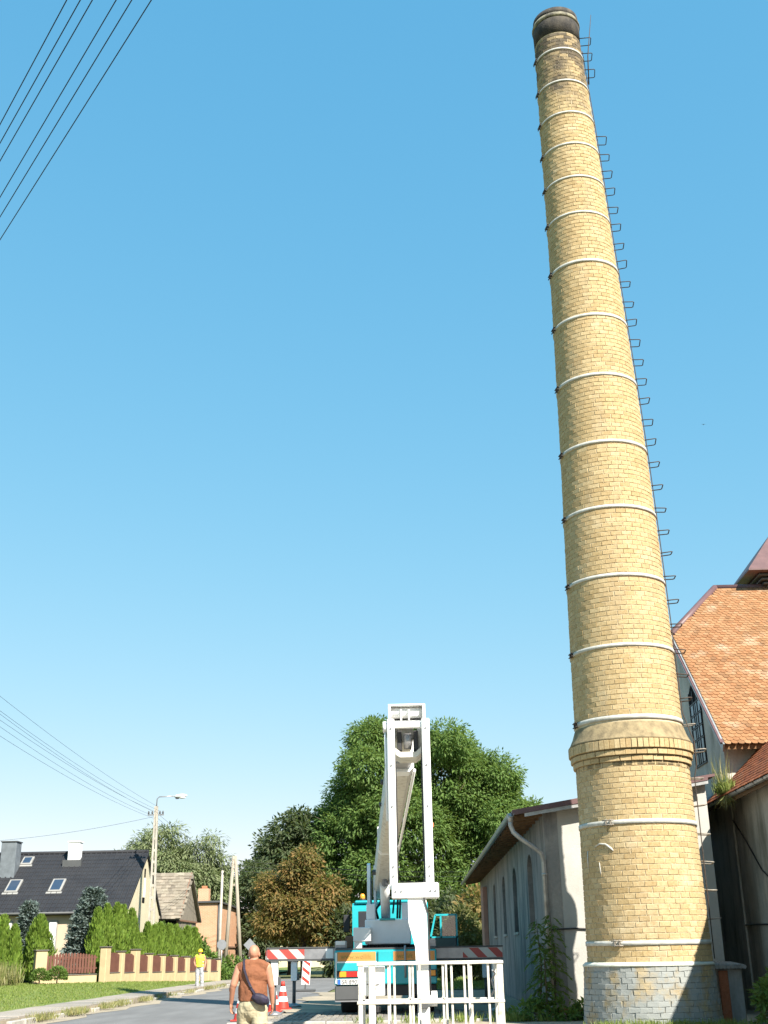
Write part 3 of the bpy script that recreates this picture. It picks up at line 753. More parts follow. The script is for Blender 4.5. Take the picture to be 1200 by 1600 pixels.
# louvred cupola on the ridge
cu = MB(); cxo, cyo = 13.45, 40.4
cu.box(cxo - .55, cxo + .9, cyo - .7, cyo + .7, 12.2, 13.75); co = cu.build('cupola', 'plaster', bw)
for k in range(3): B('louvre', 'darkgrey', co, cxo - .72 - .10 * k, cxo + 1.1 + .1 * k, cyo - .85 - .1 * k, cyo + .85 + .1 * k, 13.62 + .13 * k, 13.69 + .13 * k, .01)
m = MB(); e = 1.35; zt = 14.05
m.add([(cxo - e, cyo - e, zt), (cxo + e + .3, cyo - e, zt), (cxo + e + .3, cyo + e, zt), (cxo - e, cyo + e, zt), (cxo + .15, cyo, zt + 1.9)] + [(cxo - e, cyo - e, zt - .06), (cxo + e + .3, cyo - e, zt - .06), (cxo + e + .3, cyo + e, zt - .06), (cxo - e, cyo + e, zt - .06)],
      [(0, 1, 4), (1, 2, 4), (2, 3, 4), (3, 0, 4), (0, 5, 6, 1), (1, 6, 7, 2), (2, 7, 8, 3), (3, 8, 5, 0), (8, 7, 6, 5)]); m.build('cupola_roof', 'brownmetal', co)
# dormer hood peeping in at the frame edge
m = MB(); m.prism([(12.15, 34.3, 9.75), (12.15, 35.2, 10.6), (12.15, 35.2, 10.45), (12.15, 34.3, 9.6)], (1.6, 0, 0)); m.build('dormer_hood', 'oldtile', bw)
m = MB(); m.box(12.4, 13.6, 34.75, 36.2, 8.9, 10.1); m.build('dormer_cheek', 'brewplaster', bw)
# grass tuft in the gutter end
P = []; 
for _ in range(420): P.append((8.38 + random.gauss(0, .08), 31.7 + random.gauss(0, .30), HE - .03))
P = np.array(P); bl = blades(P, .42, .02, .4)
gtf = leaves('gutter_grass', *bl, 'grassblade', None, base=(8.4, 31.7, HE)); tag(gtf, 'grass tuft growing in the gutter beside the chimney', 'grass', kind='stuff')
P = np.array([(8.38 + random.gauss(0, .08), 31.8 + random.gauss(0, .25), HE - .05) for _ in range(70)])
D = np.stack([rng.normal(-.1, .16, 70), rng.normal(0, .2, 70), np.ones(70)], 1)
tag(leaves('gutter_stalks', P, D, rdir(70), rng.uniform(.6, 1.3, 70), .014, 'dryblade', None, base=(8.4, 31.7, HE)), 'tall dry stalks rising from the gutter grass', 'grass', kind='stuff')
P = np.array([(8.34 + random.gauss(0, .06), 31.5 + random.gauss(0, .2), HE - .1) for _ in range(70)])
D = np.stack([rng.normal(-.3, .5, 70), rng.normal(-.1, .5, 70), -np.ones(70)], 1)
tag(leaves('hanging_grass', P, D, rdir(70), rng.uniform(.2, .5, 70), .02, 'dryblade', None, base=(8.4, 31.7, HE)), 'dry grass hanging down below the gutter end', 'grass', kind='stuff')

# annex box beside the plinth
an = thing('annex', (6.9, 27.6, 0), 'small rendered box with corrugated lid against the chimney foot', 'annex')
B('wall', 'plaster', an, 6.62, 7.12, 27.3, 28.4, -.1, 1.14, .02)
B('red_board', MT['oldtile'], an, 6.60, 6.80, 27.24, 27.30, -.05, 1.1, .01)
m = MB()
for k in range(8):
    x = 6.56 + k * .085; m.tube([(x, 27.15, 1.175), (x, 28.5, 1.235)], .045, 8)
m.build('corrugated_lid', 'oldplaster', an)

# ------------------------------------------------------------------ long shed left of the chimney
sh = thing('shed', (6, 45, 0), 'long grey plastered shed with arched windows and deep eaves behind the chimney', 'shed')
SX, SY, SF = 3.45, 31.2, 63.0
rs = .155
def sroof(x): return 4.93 + (x - 2.6) * rs
# side wall with openings: pieces between the windows
wy = [35.83, 41.48, 46.63, 52.15]; ww = .78
segs = []; y = SY + .02
for k in wy: segs.append((y, k - ww)); y = k + ww
segs.append((y, SF))
sw = MB()
for a, b in segs: sw.box(SX, SX + .4, a, b, -.2, 5.0)
for k in wy:
    sw.box(SX, SX + .4, k - ww, k + ww, -.2, 2.15)
    # arched head
    arch = [(k - ww, 5.0), (k - ww, 3.75)] + [(k - ww * cos(t), 3.75 + .50 * sin(t)) for t in np.linspace(0, pi, 9)][1:-1] + [(k + ww, 3.75), (k + ww, 5.0)]
    sw.prism([(SX, y_, z_) for y_, z_ in arch], (.4, 0, 0))
sw.build('side_wall', 'oldplaster', sh)
for k in wy:
    wi = B('window', 'dark', sh, SX + .30, SX + .36, k - ww, k + ww, 2.15, 4.2)
    m = MB(); m.box(SX + .25, SX + .295, k - .03, k + .03, 2.15, 4.15); m.box(SX + .25, SX + .295, k - ww, k + ww, 3.1, 3.15); m.box(SX + .25, SX + .295, k - ww, k + ww, 3.7, 3.75); m.build('glazing_bars', 'darkgrey', wi)
    B('sill', 'kerb', wi, SX - .05, SX + .3, k - ww - .05, k + ww + .05, 2.07, 2.15)
gw = MB(); XR = 7.75
gw.prism([(SX + .004, SY, -.2), (SX + .004, SY, sroof(SX) - .08), (XR, SY, sroof(XR) - .08), (XR, SY, -.2)], (0, .4, 0)); gw.build('gable_wall', 'paleplaster', sh)
B('corner_strip', 'oldplaster', sh, SX - .012, SX + .34, SY - .012, SY + .0, -.1, 4.95)
B('back_wall', 'oldplaster', sh, SX + .4, XR, SF - .4, SF, -.2, 5.2)
B('far_pier', 'pinkbrick', sh, SX - .22, SX - .002, 57.2, 59.0, -.2, 4.4, .02)
B('door_opening', 'dark', sh, SX - .03, SX - .004, 60.2, 62.2, -.1, 3.2)
rf = MB(); x0r = 2.62
rf.prism([(x0r, SY - .35, sroof(x0r)), (XR + .2, SY - .35, sroof(XR + .2)), (XR + .2, SY - .35, sroof(XR + .2) + .07), (x0r, SY - .35, sroof(x0r) + .07)], (0, SF - SY + 1.2, 0))
ro = rf.build('roof', 'brownmetal', sh)
m = MB(); m.prism([(x0r - .02, SY - .39, sroof(x0r) - .07), (XR, SY - .39, sroof(XR) - .07), (XR, SY - .39, sroof(XR) + .06), (x0r - .02, SY - .39, sroof(x0r) + .06)], (0, .035, 0)); m.build('verge_flashing', 'brownmetal', ro)
m = MB(); m.prism([(x0r + .3, SY - .37, sroof(x0r + .3) - .16), (XR, SY - .37, sroof(XR) - .16), (XR, SY - .37, sroof(XR) - .072), (x0r + .3, SY - .37, sroof(x0r + .3) - .072)], (0, .03, 0)); m.build('verge_trim', 'zinc', ro)
for k, y in enumerate(np.arange(SY + .3, SF, .95)):
    m = MB(); m.prism([(x0r + .08, y, sroof(x0r) - .15), (x0r + .08, y, sroof(x0r) - .02), (SX + .5, y, sroof(SX + .5) - .02), (SX + .5, y, sroof(SX + .5) - .17)], (0, .12, 0)); m.build('rafter', 'wood', sh)
m = MB(); m.prism([(x0r + .05, SY - .3, sroof(x0r) - .018), (SX + .3, SY - .3, sroof(SX + .3) - .018), (SX + .3, SY - .3, sroof(SX + .3) - .003), (x0r + .05, SY - .3, sroof(x0r) - .003)], (0, SF - SY + 1.0, 0)); m.build('soffit_boards', 'wood', sh)
gt = MB(); gx, gz_ = x0r - .06, 4.90
sec = [(gx + .085 * cos(t), gz_ + .085 * sin(t)) for t in np.linspace(pi, 2 * pi, 9)] + [(gx + .076 * cos(t), gz_ + .076 * sin(t)) for t in np.linspace(2 * pi, pi, 9)]
gt.prism([(x, SY - .45, z) for x, z in sec], (0, SF - SY + 1.2, 0)); gto = gt.build('gutter', 'zinc', sh)
yk_ = SY - .22
MB().tube([(gx, yk_, 4.88), (gx, yk_, 4.62), (gx + .06, yk_, 4.45), (gx + .25, yk_, 4.28), (SX - .30, yk_ + .05, 4.05), (SX - .14, yk_ + .12, 3.93), (SX - .08, yk_ + .16, 3.72), (SX - .08, yk_ + .16, .6)], .062, 10).build('downpipe', 'zinc', sh)
MB().tube([(gx, yk_, 4.92), (gx, yk_, 4.70)], [.085, .066], 10).build('hopper', 'zinc', sh)
for z in (3.4, 2.1, 1.0): MB().tube([(SX - .08, yk_ + .16, z - .03), (SX - .08, yk_ + .16, z + .03)], .072, 10).build('pipe_clip', 'zinc', sh)
MB().tube([(SX + .02, SY - .03, 2.06), (SX + .6, SY - .03, 2.08), (4.9, SY - .03, 2.03), (5.6, SY - .03, 2.06)], .02, 6).build('wall_cable', 'black', sh)
# floor pipe along the foot of the gable
tag(MB().tube([(3.2, 30.8, .16), (4.4, 30.7, .17), (6.6, 30.6, .16)], .09, 10).build('ground_pipe', 'oldtile', None, base=(4, 30.7, 0)), 'rusty red pipe lying along the foot of the shed gable', 'pipe')

# ------------------------------------------------------------------ lift truck
tk = thing('lift_truck', (-.82, 38, 0), 'turquoise truck with white telescopic boom lift and hanging work basket', 'truck')
TX0, TX1, TY = -2.20, .57, 33.5; tc = (TX0 + TX1) / 2
ch_ = MB(); ch_.box(tc - .45, tc + .45, TY + .3, 42.6, .62, .95); ch_.build('chassis', 'darkgrey', tk)
rb = B('rear_body', 'teal', tk, TX0, TX1, TY, TY + 2.1, .78, 1.66, .03)
B('deck', 'darkgrey', tk, TX0 + .02, TX1 - .02, TY + .02, 38.9, 1.662, 1.71, .01)
B('orange_panel', 'orange', rb, TX0 + .08, -1.08, TY - .006, TY + .01, 1.38, 1.61)
B('orange_panel', 'orange', rb, -.60, TX1 - .05, TY - .006, TY + .01, 1.38, 1.61)
B('white_edge', 'white', rb, TX0 + .05, -1.06, TY - .004, TY + .01, 1.34, 1.375)
B('white_edge', 'white', rb, TX0 + .03, TX0 + .06, TY - .004, TY + .01, .82, 1.60)
B('locker_door', 'teal', rb, -1.03, -.64, TY - .07, TY + .01, 1.22, 1.64, .03)
B('bumper', 'darkgrey', tk, TX0 + .01, -1.35, TY + .0, TY + .45, .40, .775, .025)
B('bumper_trim', 'steel', tk, TX0 + .01, -1.35, TY + .01, TY + .4, .365, .398)
B('underrun_bar', 'black', tk, -1.34, TX1 - .02, TY + .12, TY + .3, .50, .775, .02)
tl = B('tail_light', 'black', tk, -2.13, -1.36, TY - .03, TY + .01, .965, 1.14, .008)
B('lens', 'amber', tl, -2.06, -1.88, TY - .045, TY - .028, .985, 1.12, .004); B('lens', 'redlamp', tl, -1.878, -1.58, TY - .045, TY - .028, .985, 1.12, .004); B('lens', 'clearlamp', tl, -1.578, -1.39, TY - .045, TY - .028, .985, 1.12, .004)
tl = B('tail_light', 'black', tk, .20, .56, TY - .03, TY + .01, .965, 1.14, .008)
B('lens', 'redlamp', tl, .22, .36, TY - .045, TY - .028, .985, 1.12, .004); B('lens', 'amber', tl, .362, .53, TY - .045, TY - .028, .985, 1.12, .004)
np_ = B('number_plate', 'plate', tk, -2.12, -1.40, TY - .035, TY - .012, .795, .935, .004)
B('plate_band', 'blue', np_, -2.11, -2.03, TY - .040, TY - .034, .80, .93)
def text(body, size, loc, mat, parent, name='lettering'):
    cu_ = bpy.data.curves.new('t', 'FONT'); cu_.body = body; cu_.size = size; cu_.extrude = .002
    o = bpy.data.objects.new('t', cu_); COL.objects.link(o); bpy.context.view_layer.update()
    me = bpy.data.meshes.new_from_object(o.evaluated_get(bpy.context.evaluated_depsgraph_get())); bpy.data.objects.remove(o)
    R = Matrix.Rotation(pi / 2, 4, 'X'); me.transform(R); me.materials.clear(); me.materials.append(MT[mat])
    q_ = bpy.data.objects.new(name, me); COL.objects.link(q_); q_.parent = parent; q_.location = Vector(loc) - wloc(parent); return q_
text('www.wollift', .17, (-2.03, TY - .012, 1.44), 'stripeink', rb)
text('SR 8902', .145, (-2.0, TY - .042, .815), 'ink', np_)
text('wollift', .17, (-.50, TY - .012, 1.44), 'stripeink', rb)
# wheels
def wheel(x0, x1, y, r=.52):
    m = MB(); s_ = 1 if x1 > x0 else -1
    prof = [(r * .58, 0), (r * .9, 0), (r * .985, .04), (r, .09), (r, abs(x1 - x0) - .09), (r * .985, abs(x1 - x0) - .04), (r * .9, abs(x1 - x0)), (r * .58, abs(x1 - x0))]
    n = 28; V_ = []; F_ = []
    for (q_, d) in prof:
        for k in range(n): a = 2 * pi * k / n; V_.append((x0 + s_ * d, y + q_ * cos(a), r + .0 + q_ * sin(a)))
    for i_ in range(len(prof) - 1):
        for k in range(n): k2 = (k + 1) % n; F_.append((i_ * n + k, i_ * n + k2, (i_ + 1) * n + k2, (i_ + 1) * n + k))
    m.add(V_, F_, True); wo_ = m.build('wheel', 'rubber', tk)
    mm = MB(); mm.cyl((x0 + s_ * .05, y, r), (x1 - s_ * .08, y, r), r * .57, n=20); mm.cyl((x0, y, r), (x0 + s_ * .05, y, r), r * .2, r * .25, n=14); mm.build('rim', 'steel', wo_)
for y in (35.4, 41.3):
    wheel(TX0 + .08, TX0 + .60, y); wheel(TX1 - .08, TX1 - .60, y)
m = MB(); m.box(TX0 + .05, TX0 + .7, TY + 1.1, TY + 1.16, .35, .8); m.box(TX1 - .7, TX1 - .05, TY + 1.1, TY + 1.16, .35, .8); m.build('mud_flaps', 'black', tk)
B('side_locker', 'teal', tk, TX0 + .02, TX0 + .6, 36.2, 39.0, .7, 1.6, .03); B('side_locker', 'teal', tk, TX1 - .6, TX1 - .02, 36.2, 39.0, .7, 1.6, .03)
# cab
cab = MB(); cy0, cy1 = 40.0, 42.4; cx0, cx1 = -2.06, .46
cs = [(cy0, .95), (cy0, 2.95), (cy0 + .25, 3.12), (cy1 - .6, 3.12), (cy1 - .1, 2.2), (cy1, 1.9), (cy1, .6), (cy0 + .4, .6)]
def cabsec(x, k): return [(x, y if k == 1 else y, z if (z < 2.6 or k == 1) else z - .10) for y, z in cs]
cab.prism([(cx0 + .02, y, z) for y, z in cs], (cx1 - cx0 - .04, 0, 0))
cabo = cab.build('cab', 'teal', tk)
B('roof_shell', 'teal', cabo, cx0 + .10, cx1 - .10, cy0 + .05, cy1 - .5, 3.10, 3.20, .04)
for x0_, x1_ in ((-1.84, -1.42), (-.22, .22)):
    wi = B('rear_window', 'black', cabo, x0_, x1_, cy0 - .02, cy0 + .01, 2.30, 2.86, .012); B('pane', 'glass', wi, x0_ + .04, x1_ - .04, cy0 - .028, cy0 - .019, 2.35, 2.81)
B('side_window', 'glass', cabo, cx0 - .004, cx0 + .02, cy0 + .5, cy1 - .55, 2.15, 2.85)
B('front_bumper', 'darkgrey', cabo, cx0, cx1, cy1 + .005, cy1 + .2, .45, .95, .03)
B('windscreen', 'glass', cabo, cx0 + .12, cx1 - .12, cy1 - .33, cy1 - .25, 2.2, 2.5)
m = MB(); m.cyl((-1.72, 40.5, 3.20), (-1.72, 40.5, 3.26), .10, n=14); bl_ = m.build('beacon', 'black', cabo)
m = MB(); m.tube([(-1.72, 40.5, 3.26), (-1.72, 40.5, 3.38), (-1.72, 40.5, 3.43)], [.09, .08, .04], 14); m.build('lens', 'amber', bl_)
mi = B('mirror', 'black', cabo, -2.42, -2.20, 41.5, 41.56, 2.25, 2.80, .02); MB().tube([(-2.31, 41.55, 2.8), (-2.2, 41.6, 2.95), (-2.05, 41.6, 2.95)], .015, 6).build('mirror_arm', 'black', mi)
# open cab door on the shed side
dx0, dx1, dy = .50, 1.44, 41.25
do = MB(); fr = .07
do.box(dx0, dx1, dy, dy + .06, 1.18, 2.03, .02); dor = do.build('door', 'darkgrey', tk)
m = MB()
for a, b in (((dx0 + .02, dy + .03, 2.0), (dx0 + .20, dy + .03, 2.74)), ((dx0 + .20, dy + .03, 2.74), (dx1 - .03, dy + .03, 2.74)), ((dx1 - .03, dy + .03, 1.2), (dx1 - .03, dy + .03, 2.76)), ((dx0 + .38, dy + .03, 2.0), (dx0 + .38, dy + .03, 2.72)), ((dx0, dy + .03, 2.03), (dx1, dy + .03, 2.03))):
    m.bar(a, b, .06, .06)
m.build('window_frame', 'teal', dor)
gm, n_, b_g, o_g = nt('clear_door_glass'); tr_ = N(n_, 'ShaderNodeBsdfTransparent'); gl_ = N(n_, 'ShaderNodeBsdfGlossy'); gl_.inputs['Roughness'].default_value = .03; mx_ = N(n_, 'ShaderNodeMixShader'); mx_.inputs[0].default_value = .10
tr_.inputs[0].default_value = (.72, .80, .76, 1); n_.links.new(tr_.outputs[0], mx_.inputs[1]); n_.links.new(gl_.outputs[0], mx_.inputs[2]); n_.links.new(mx_.outputs[0], o_g.inputs[0])
B('pane', gm, dor, dx0 + .42, dx1 - .07, dy + .026, dy + .034, 2.07, 2.71)
# turntable and turret
m = MB(); m.cyl((-.82, 35.9, 1.71), (-.82, 35.9, 1.80), .78, n=32); ttb = m.build('turntable', 'darkgrey', tk)
for k in range(40):
    a = 2 * pi * k / 40; MB().box(-.03, .03, .76, .83, 1.715, 1.795, 0, Matrix.Rotation(a, 3, 'Z'), (-.82, 35.9, 0)).build('tooth', 'black', ttb)
tu = B('turret', 'lightgrey', tk, -1.42, -.12, 34.9, 36.9, 1.805, 2.47, .025)
B('turret_cheek', 'lightgrey', tu, -1.38, -1.12, 34.95, 36.8, 2.47, 2.9, .02)
m = MB()
m.prism([(-1.36, 35.0, 2.46), (-1.36, 35.15, 3.0), (-1.36, 35.3, 4.0), (-1.36, 35.55, 4.06), (-1.36, 36.6, 3.3), (-1.36, 36.8, 2.46)], (.09, 0, 0)); m.build('mast_plate', 'lightgrey', tu)
m = MB(); m.prism([(-1.17, 35.2, 2.46), (-1.17, 35.25, 3.0), (-1.17, 35.4, 3.97), (-1.17, 35.6, 4.0), (-1.17, 36.6, 3.3), (-1.17, 36.8, 2.46)], (.06, 0, 0)); m.build('mast_plate', 'lightgrey', tu)
m = MB(); m.prism([(-.37, 35.0, 2.46), (-.37, 35.1, 2.92), (-.37, 36.3, 2.92), (-.37, 36.8, 2.46)], (.24, 0, 0)); m.build('mast_plate', 'lightgrey', tu)
B('counter_step', 'teal', tu, -1.0, -.55, 34.86, 34.9, 2.44, 2.50, .01)
for x in (-.50, -.43): MB().tube([(x, 35.3, 2.5), (x + .02, 35.2, 2.8), (x + .03, 35.4, 3.2)], .03, 8).build('hydraulic_hose', 'black', tu)
MB().tube([(-1.05, 35.3, 2.5), (-1.12, 35.2, 2.75), (-1.0, 35.4, 2.9), (-.98, 35.7, 3.0)], .035, 8).build('hydraulic_hose', 'black', tu)
B('control_cabinet', 'white', tk, -1.74, -1.24, 34.55, 34.88, 1.88, 2.26, .02); B('cabinet_stand', 'white', tk, -1.72, -1.50, 34.6, 34.85, 1.71, 1.88)
# boom: outer section with three nested ends, pointing back over the rear
b0_, b1_ = Vector((-1.04, 37.0, 3.40)), Vector((-.17, 19.65, 4.72))
def boomsec(p0, p1, w2, h2, mat, nm, parent, ch=.35):
    p0 = Vector(p0); p1 = Vector(p1); d = (p1 - p0); L = d.length; d.normalize(); x = d.cross(Vector((0, 0, 1))).normalized(); u = x.cross(d)
    c = ch * w2
    prof = [(-w2, h2), (-w2, -h2 + c), (-w2 + c, -h2), (w2 - c, -h2), (w2, -h2 + c), (w2, h2)]
    return MB().prism([p0 + x * a + u * b for a, b in prof], d * L).build(nm, mat, parent)
dd = (b1_ - b0_).normalized()
bm = boomsec(b0_, b1_, .205, .29, 'offwhite', 'boom', tk)
boomsec(b0_ + dd * 8.6, b0_ + dd * 8.85, .23, .31, 'white', 'collar', bm)
boomsec(b1_ - dd * .32, b1_ + dd * .02, .22, .302, 'lightgrey', 'collar', bm)
s1 = boomsec(b1_ + dd * .02, b1_ + dd * .42, .18, .252, 'steel', 'telescopic_section', bm)
s2 = boomsec(b1_ + dd * .42, b1_ + dd * .85, .16, .22, 'lightgrey', 'telescopic_section', bm)
s3 = boomsec(b1_ + dd * .85, b1_ + dd * 1.65, .14, .185, 'offwhite', 'telescopic_section', bm)
m = MB()
for (sx, t0, r) in ((.26, 2.2, .05), (.25, 4.3, .04), (-.25, 6.0, .045)):
    x_ = dd.cross(Vector((0, 0, 1))).normalized(); p = b1_ - dd * t0 + x_ * sx; MB().cyl(p - x_ * .02, p + x_ * .03, r, n=10).build('bolt_head', 'darkgrey', bm)
m = MB(); m.tube([b0_ + dd * 2.5 + Vector((.30, 0, -.1)), b0_ + dd * 9 + Vector((.29, 0, -.12)), b1_ - dd * 1 + Vector((.28, 0, -.05))], .03, 6); m.build('energy_chain', 'lightgrey', bm)
m = MB(); m.cyl((-.83, 35.35, 2.55), (-.80, 33.2, 3.35), .135, n=18); cy_ = m.build('lift_cylinder', 'lightgrey', tk)
m = MB(); m.cyl((-.80, 33.2, 3.35), (-.78, 32.3, 3.62), .085, n=14); m.build('piston_rod', 'steel', cy_)
m = MB(); m.cyl((-1.1, 32.3, 3.60), (-.5, 32.3, 3.60), .07, n=12); m.build('pivot_pin', 'darkgrey', cy_)
m = MB(); m.tube([(-.70, 33.1, 3.5), (-.58, 33.3, 3.3), (-.56, 34.2, 3.0), (-.62, 35.2, 2.65)], .028, 6); m.build('hose', 'black', cy_)
# boom head: fork box, cross tube, sheave
HY = 17.62
hd = MB(); hd.box(-.31, .23, 17.72, 18.20, 4.890, 4.930, .008); hd.box(-.33, -.285, 17.55, 18.25, 4.630, 5.145, .01); hd.box(.195, .24, 17.55, 18.25, 4.630, 5.145, .01)
hd.box(-.285, .195, 17.95, 18.05, 4.930, 5.130, .01); hd.box(-.33, .24, 17.56, 18.2, 5.125, 5.150, .006)
hdo = hd.build('boom_head', 'white', tk)
MB().tube([(-.29, 17.72, 5.040), (.20, 17.72, 5.040)], .085, 16).build('cross_tube', 'white', hdo)
for x in (-.13, -.01): B('rib', 'white', hdo, x - .012, x + .012, 17.58, 17.75, 4.900, 5.070)
B('cross_beam', 'white', hdo, -.245, .20, 17.46, 17.54, 4.765, 4.865, .01)
m = MB(); m.cyl((-.10, 17.75, 4.610), (.02, 17.75, 4.610), .12, n=20); m.build('sheave', 'steel', hdo)
m = MB(); m.box(-.20, -.13, 17.65, 18.1, 4.460, 4.760, .01); m.box(.05, .12, 17.65, 18.1, 4.460, 4.760, .01); m.build('sheave_cheeks', 'black', hdo)
m = MB(); m.prism([(-.25, 17.62, 4.510), (-.25, 17.62, 4.410), (-.16, 17.62, 4.350), (.09, 17.62, 4.350), (.19, 17.62, 4.430), (.19, 17.62, 4.530), (.08, 17.62, 4.430), (-.15, 17.62, 4.430)], (0, .6, 0)); m.build('nose_plate', 'offwhite', hdo)
m = MB(); m.prism([(.12, 17.75, 4.860), (.24, 17.75, 4.860), (.24, 17.75, 4.710), (.14, 17.75, 4.460), (.06, 17.75, 4.460)], (0, .05, 0)); m.build('gusset', 'offwhite', hdo)
# hanging yoke
yo = MB(); yo.box(-.345, -.235, 17.40, 17.56, 2.44, 4.895, .012); la = yo.build('yoke_arm', 'white', tk)
yo = MB(); yo.box(.175, .295, 17.40, 17.56, 2.44, 4.895, .012); ra = yo.build('yoke_arm', 'white', tk)
MB().cyl((-.41, 17.52, 4.790), (-.345, 17.52, 4.790), .085, n=14).build('pivot_boss', 'white', la)
m = MB(); m.tube([(-.375, 17.5, 4.710), (-.372, 17.5, 4.2), (-.365, 17.5, 3.4)], .018, 6); m.build('cable', 'lightgrey', la)
B('reflector', 'terracotta', ra, .297, .315, 17.42, 17.5, 3.30, 3.36)
yb = B('yoke_crossbar', 'white', tk, -.32, .36, 17.36, 17.60, 2.31, 2.52, .015)
m = MB()
m.prism([(-.09, 17.40, 2.33), (.175, 17.40, 2.33), (.182, 17.40, 1.98), (.182, 17.40, 1.3), (.182, 17.40, .30), (.02, 17.40, .30), (.01, 17.40, 1.3), (.0, 17.40, 1.66), (-.085, 17.40, 1.98)], (0, .16, 0)); col_ = m.build('hanger_column', 'white', tk)
MB().cyl((.18, 17.48, .98), (.29, 17.48, .98), .10, n=18).build('rotation_motor', 'white', col_)
B('bracket', 'darkgrey', col_, .04, .16, 17.34, 17.398, .86, .95, .005)
for x_ in (-.29, .235):
    for z_ in (2.62, 2.75, 3.6, 4.2, 4.75): MB().cyl((x_, 17.398, z_), (x_, 17.385, z_), .016, n=8).build('bolt', 'steel', la if x_ < 0 else ra)
for x_ in (-.26, -.18, .24, .31): MB().cyl((x_, 17.358, 2.41), (x_, 17.345, 2.41), .016, n=8).build('bolt', 'steel', yb)
MB().tube([(.20, 17.52, 4.85), (.165, 17.50, 4.3), (.160, 17.5, 3.2), (.165, 17.48, 2.6), (.12, 17.37, 2.4), (.195, 17.39, 2.1), (.20, 17.39, 1.3), (.20, 17.4, 1.0)], .011, 6).build('hydraulic_hose', 'black', ra)
MB().tube([(-.25, 17.6, 4.7), (-.225, 17.55, 4.2), (-.222, 17.55, 3.2), (-.222, 17.52, 2.55)], .009, 6).build('control_cable', 'black', la)
# work basket
BX0, BX1, BY0, BY1, BZ0, BZ1 = -.79, 1.17, 16.6, 17.34, .33, 1.45
bk = B('basket_floor', 'steel', tk, BX0, BX1, BY0, BY1, BZ0, BZ0 + .05, .01)
def rail(nm, a, b, wx, wy): MB().bar(a, b, wx, wy, .006).build(nm, 'offwhite', bk)
for y in (BY0, BY1):
    rail('top_rail', (BX0, y, BZ1), (BX1, y, BZ1), .05, .04); rail('mid_rail', (BX0, y, .97), (BX1, y, .97), .04, .04); rail('toe_rail', (BX0, y, .50), (BX1, y, .50), .03, .12)
for x in (BX0 + .03, BX1 - .03):
    rail('top_rail', (x, BY0, BZ1 + .002), (x, BY1, BZ1 + .002), .05, .04); rail('mid_rail', (x, BY0, .972), (x, BY1, .972), .04, .035)
for (x, w_) in ((BX0 + .045, .06), (BX0 + .20, .09), (BX1 - .05, .085)):
    MB().box(x - w_ / 2, x + w_ / 2, BY0 - .012, BY0 + .05, BZ0 + .04, BZ1 - .02, .008).build('corner_post', 'offwhite', bk)
for x in (BX0 + .045, BX1 - .05):
    MB().box(x - .035, x + .035, BY1 - .05, BY1 + .01, BZ0 + .04, BZ1 - .02, .008).build('corner_post', 'offwhite', bk)
for x in (-.37, -.29, -.085, -.045, .36, .475, .645, .735, .965):
    MB().box(x - .015, x + .015, BY0 + .004, BY0 + .03, BZ0 + .05, BZ1 - .02, .004).build('bar', 'offwhite', bk)
for x in (-.37, .05, .42, .735):
    MB().box(x - .015, x + .015, BY1 - .03, BY1 - .004, BZ0 + .05, BZ1 - .02, .004).build('bar', 'offwhite', bk)
for y in (16.85, 17.1):
    for x in (BX0 + .03, BX1 - .03): MB().box(x - .012, x + .012, y - .012, y + .012, BZ0 + .05, BZ1 - .02, .003).build('bar', 'offwhite', bk)
for x in (-.085, .36):
    for s_ in (-1, 1): MB().bar((x, BY0 - .005, 1.04), (x + s_ * .045, BY0 - .005, .985), .016, .016).build('latch_strut', 'offwhite', bk)
m = MB(); m.tube([(1.03, BY0 + .15, 1.35), (1.07, BY0 + .2, 1.30), (1.02, BY0 + .2, 1.22), (1.05, BY0 + .2, 1.1), (1.0, BY0 + .2, 1.02)], .012, 6); m.build('chain', 'steel', bk)
cbx = B('control_box', 'white', bk, -.70, -.42, BY0 + .06, BY0 + .30, 1.05, 1.42, .012)
B('control_panel', 'lightgrey', cbx, -.62, -.50, BY0 + .045, BY0 + .058, 1.06, 1.20)
B('label_strip', 'plate', cbx, -.68, -.46, BY0 + .05, BY0 + .058, 1.24, 1.29)
MB().tube([(-.66, BY0 + .03, 1.20), (-.56, BY0 + .03, 1.19), (-.45, BY0 + .04, 1.205)], .006, 5).build('handle_wire', 'ink', cbx)
MB().tube([(-.61, BY0 + .04, 1.06), (-.60, BY0 + .035, 1.16), (-.57, BY0 + .035, 1.185), (-.54, BY0 + .035, 1.15), (-.545, BY0 + .035, 1.11), (-.57, BY0 + .035, 1.12), (-.585, BY0 + .035, 1.16)], .007, 6).build('cable_loop', 'ink', cbx)
MB().bar((-.55, BY0 + .25, .40), (-.55, BY0 + .25, .86), .025, .025).build('pedal_post', 'steel', bk); B('pedal', 'black', bk, -.61, -.49, BY0 + .18, BY0 + .32, .84, .92, .01)
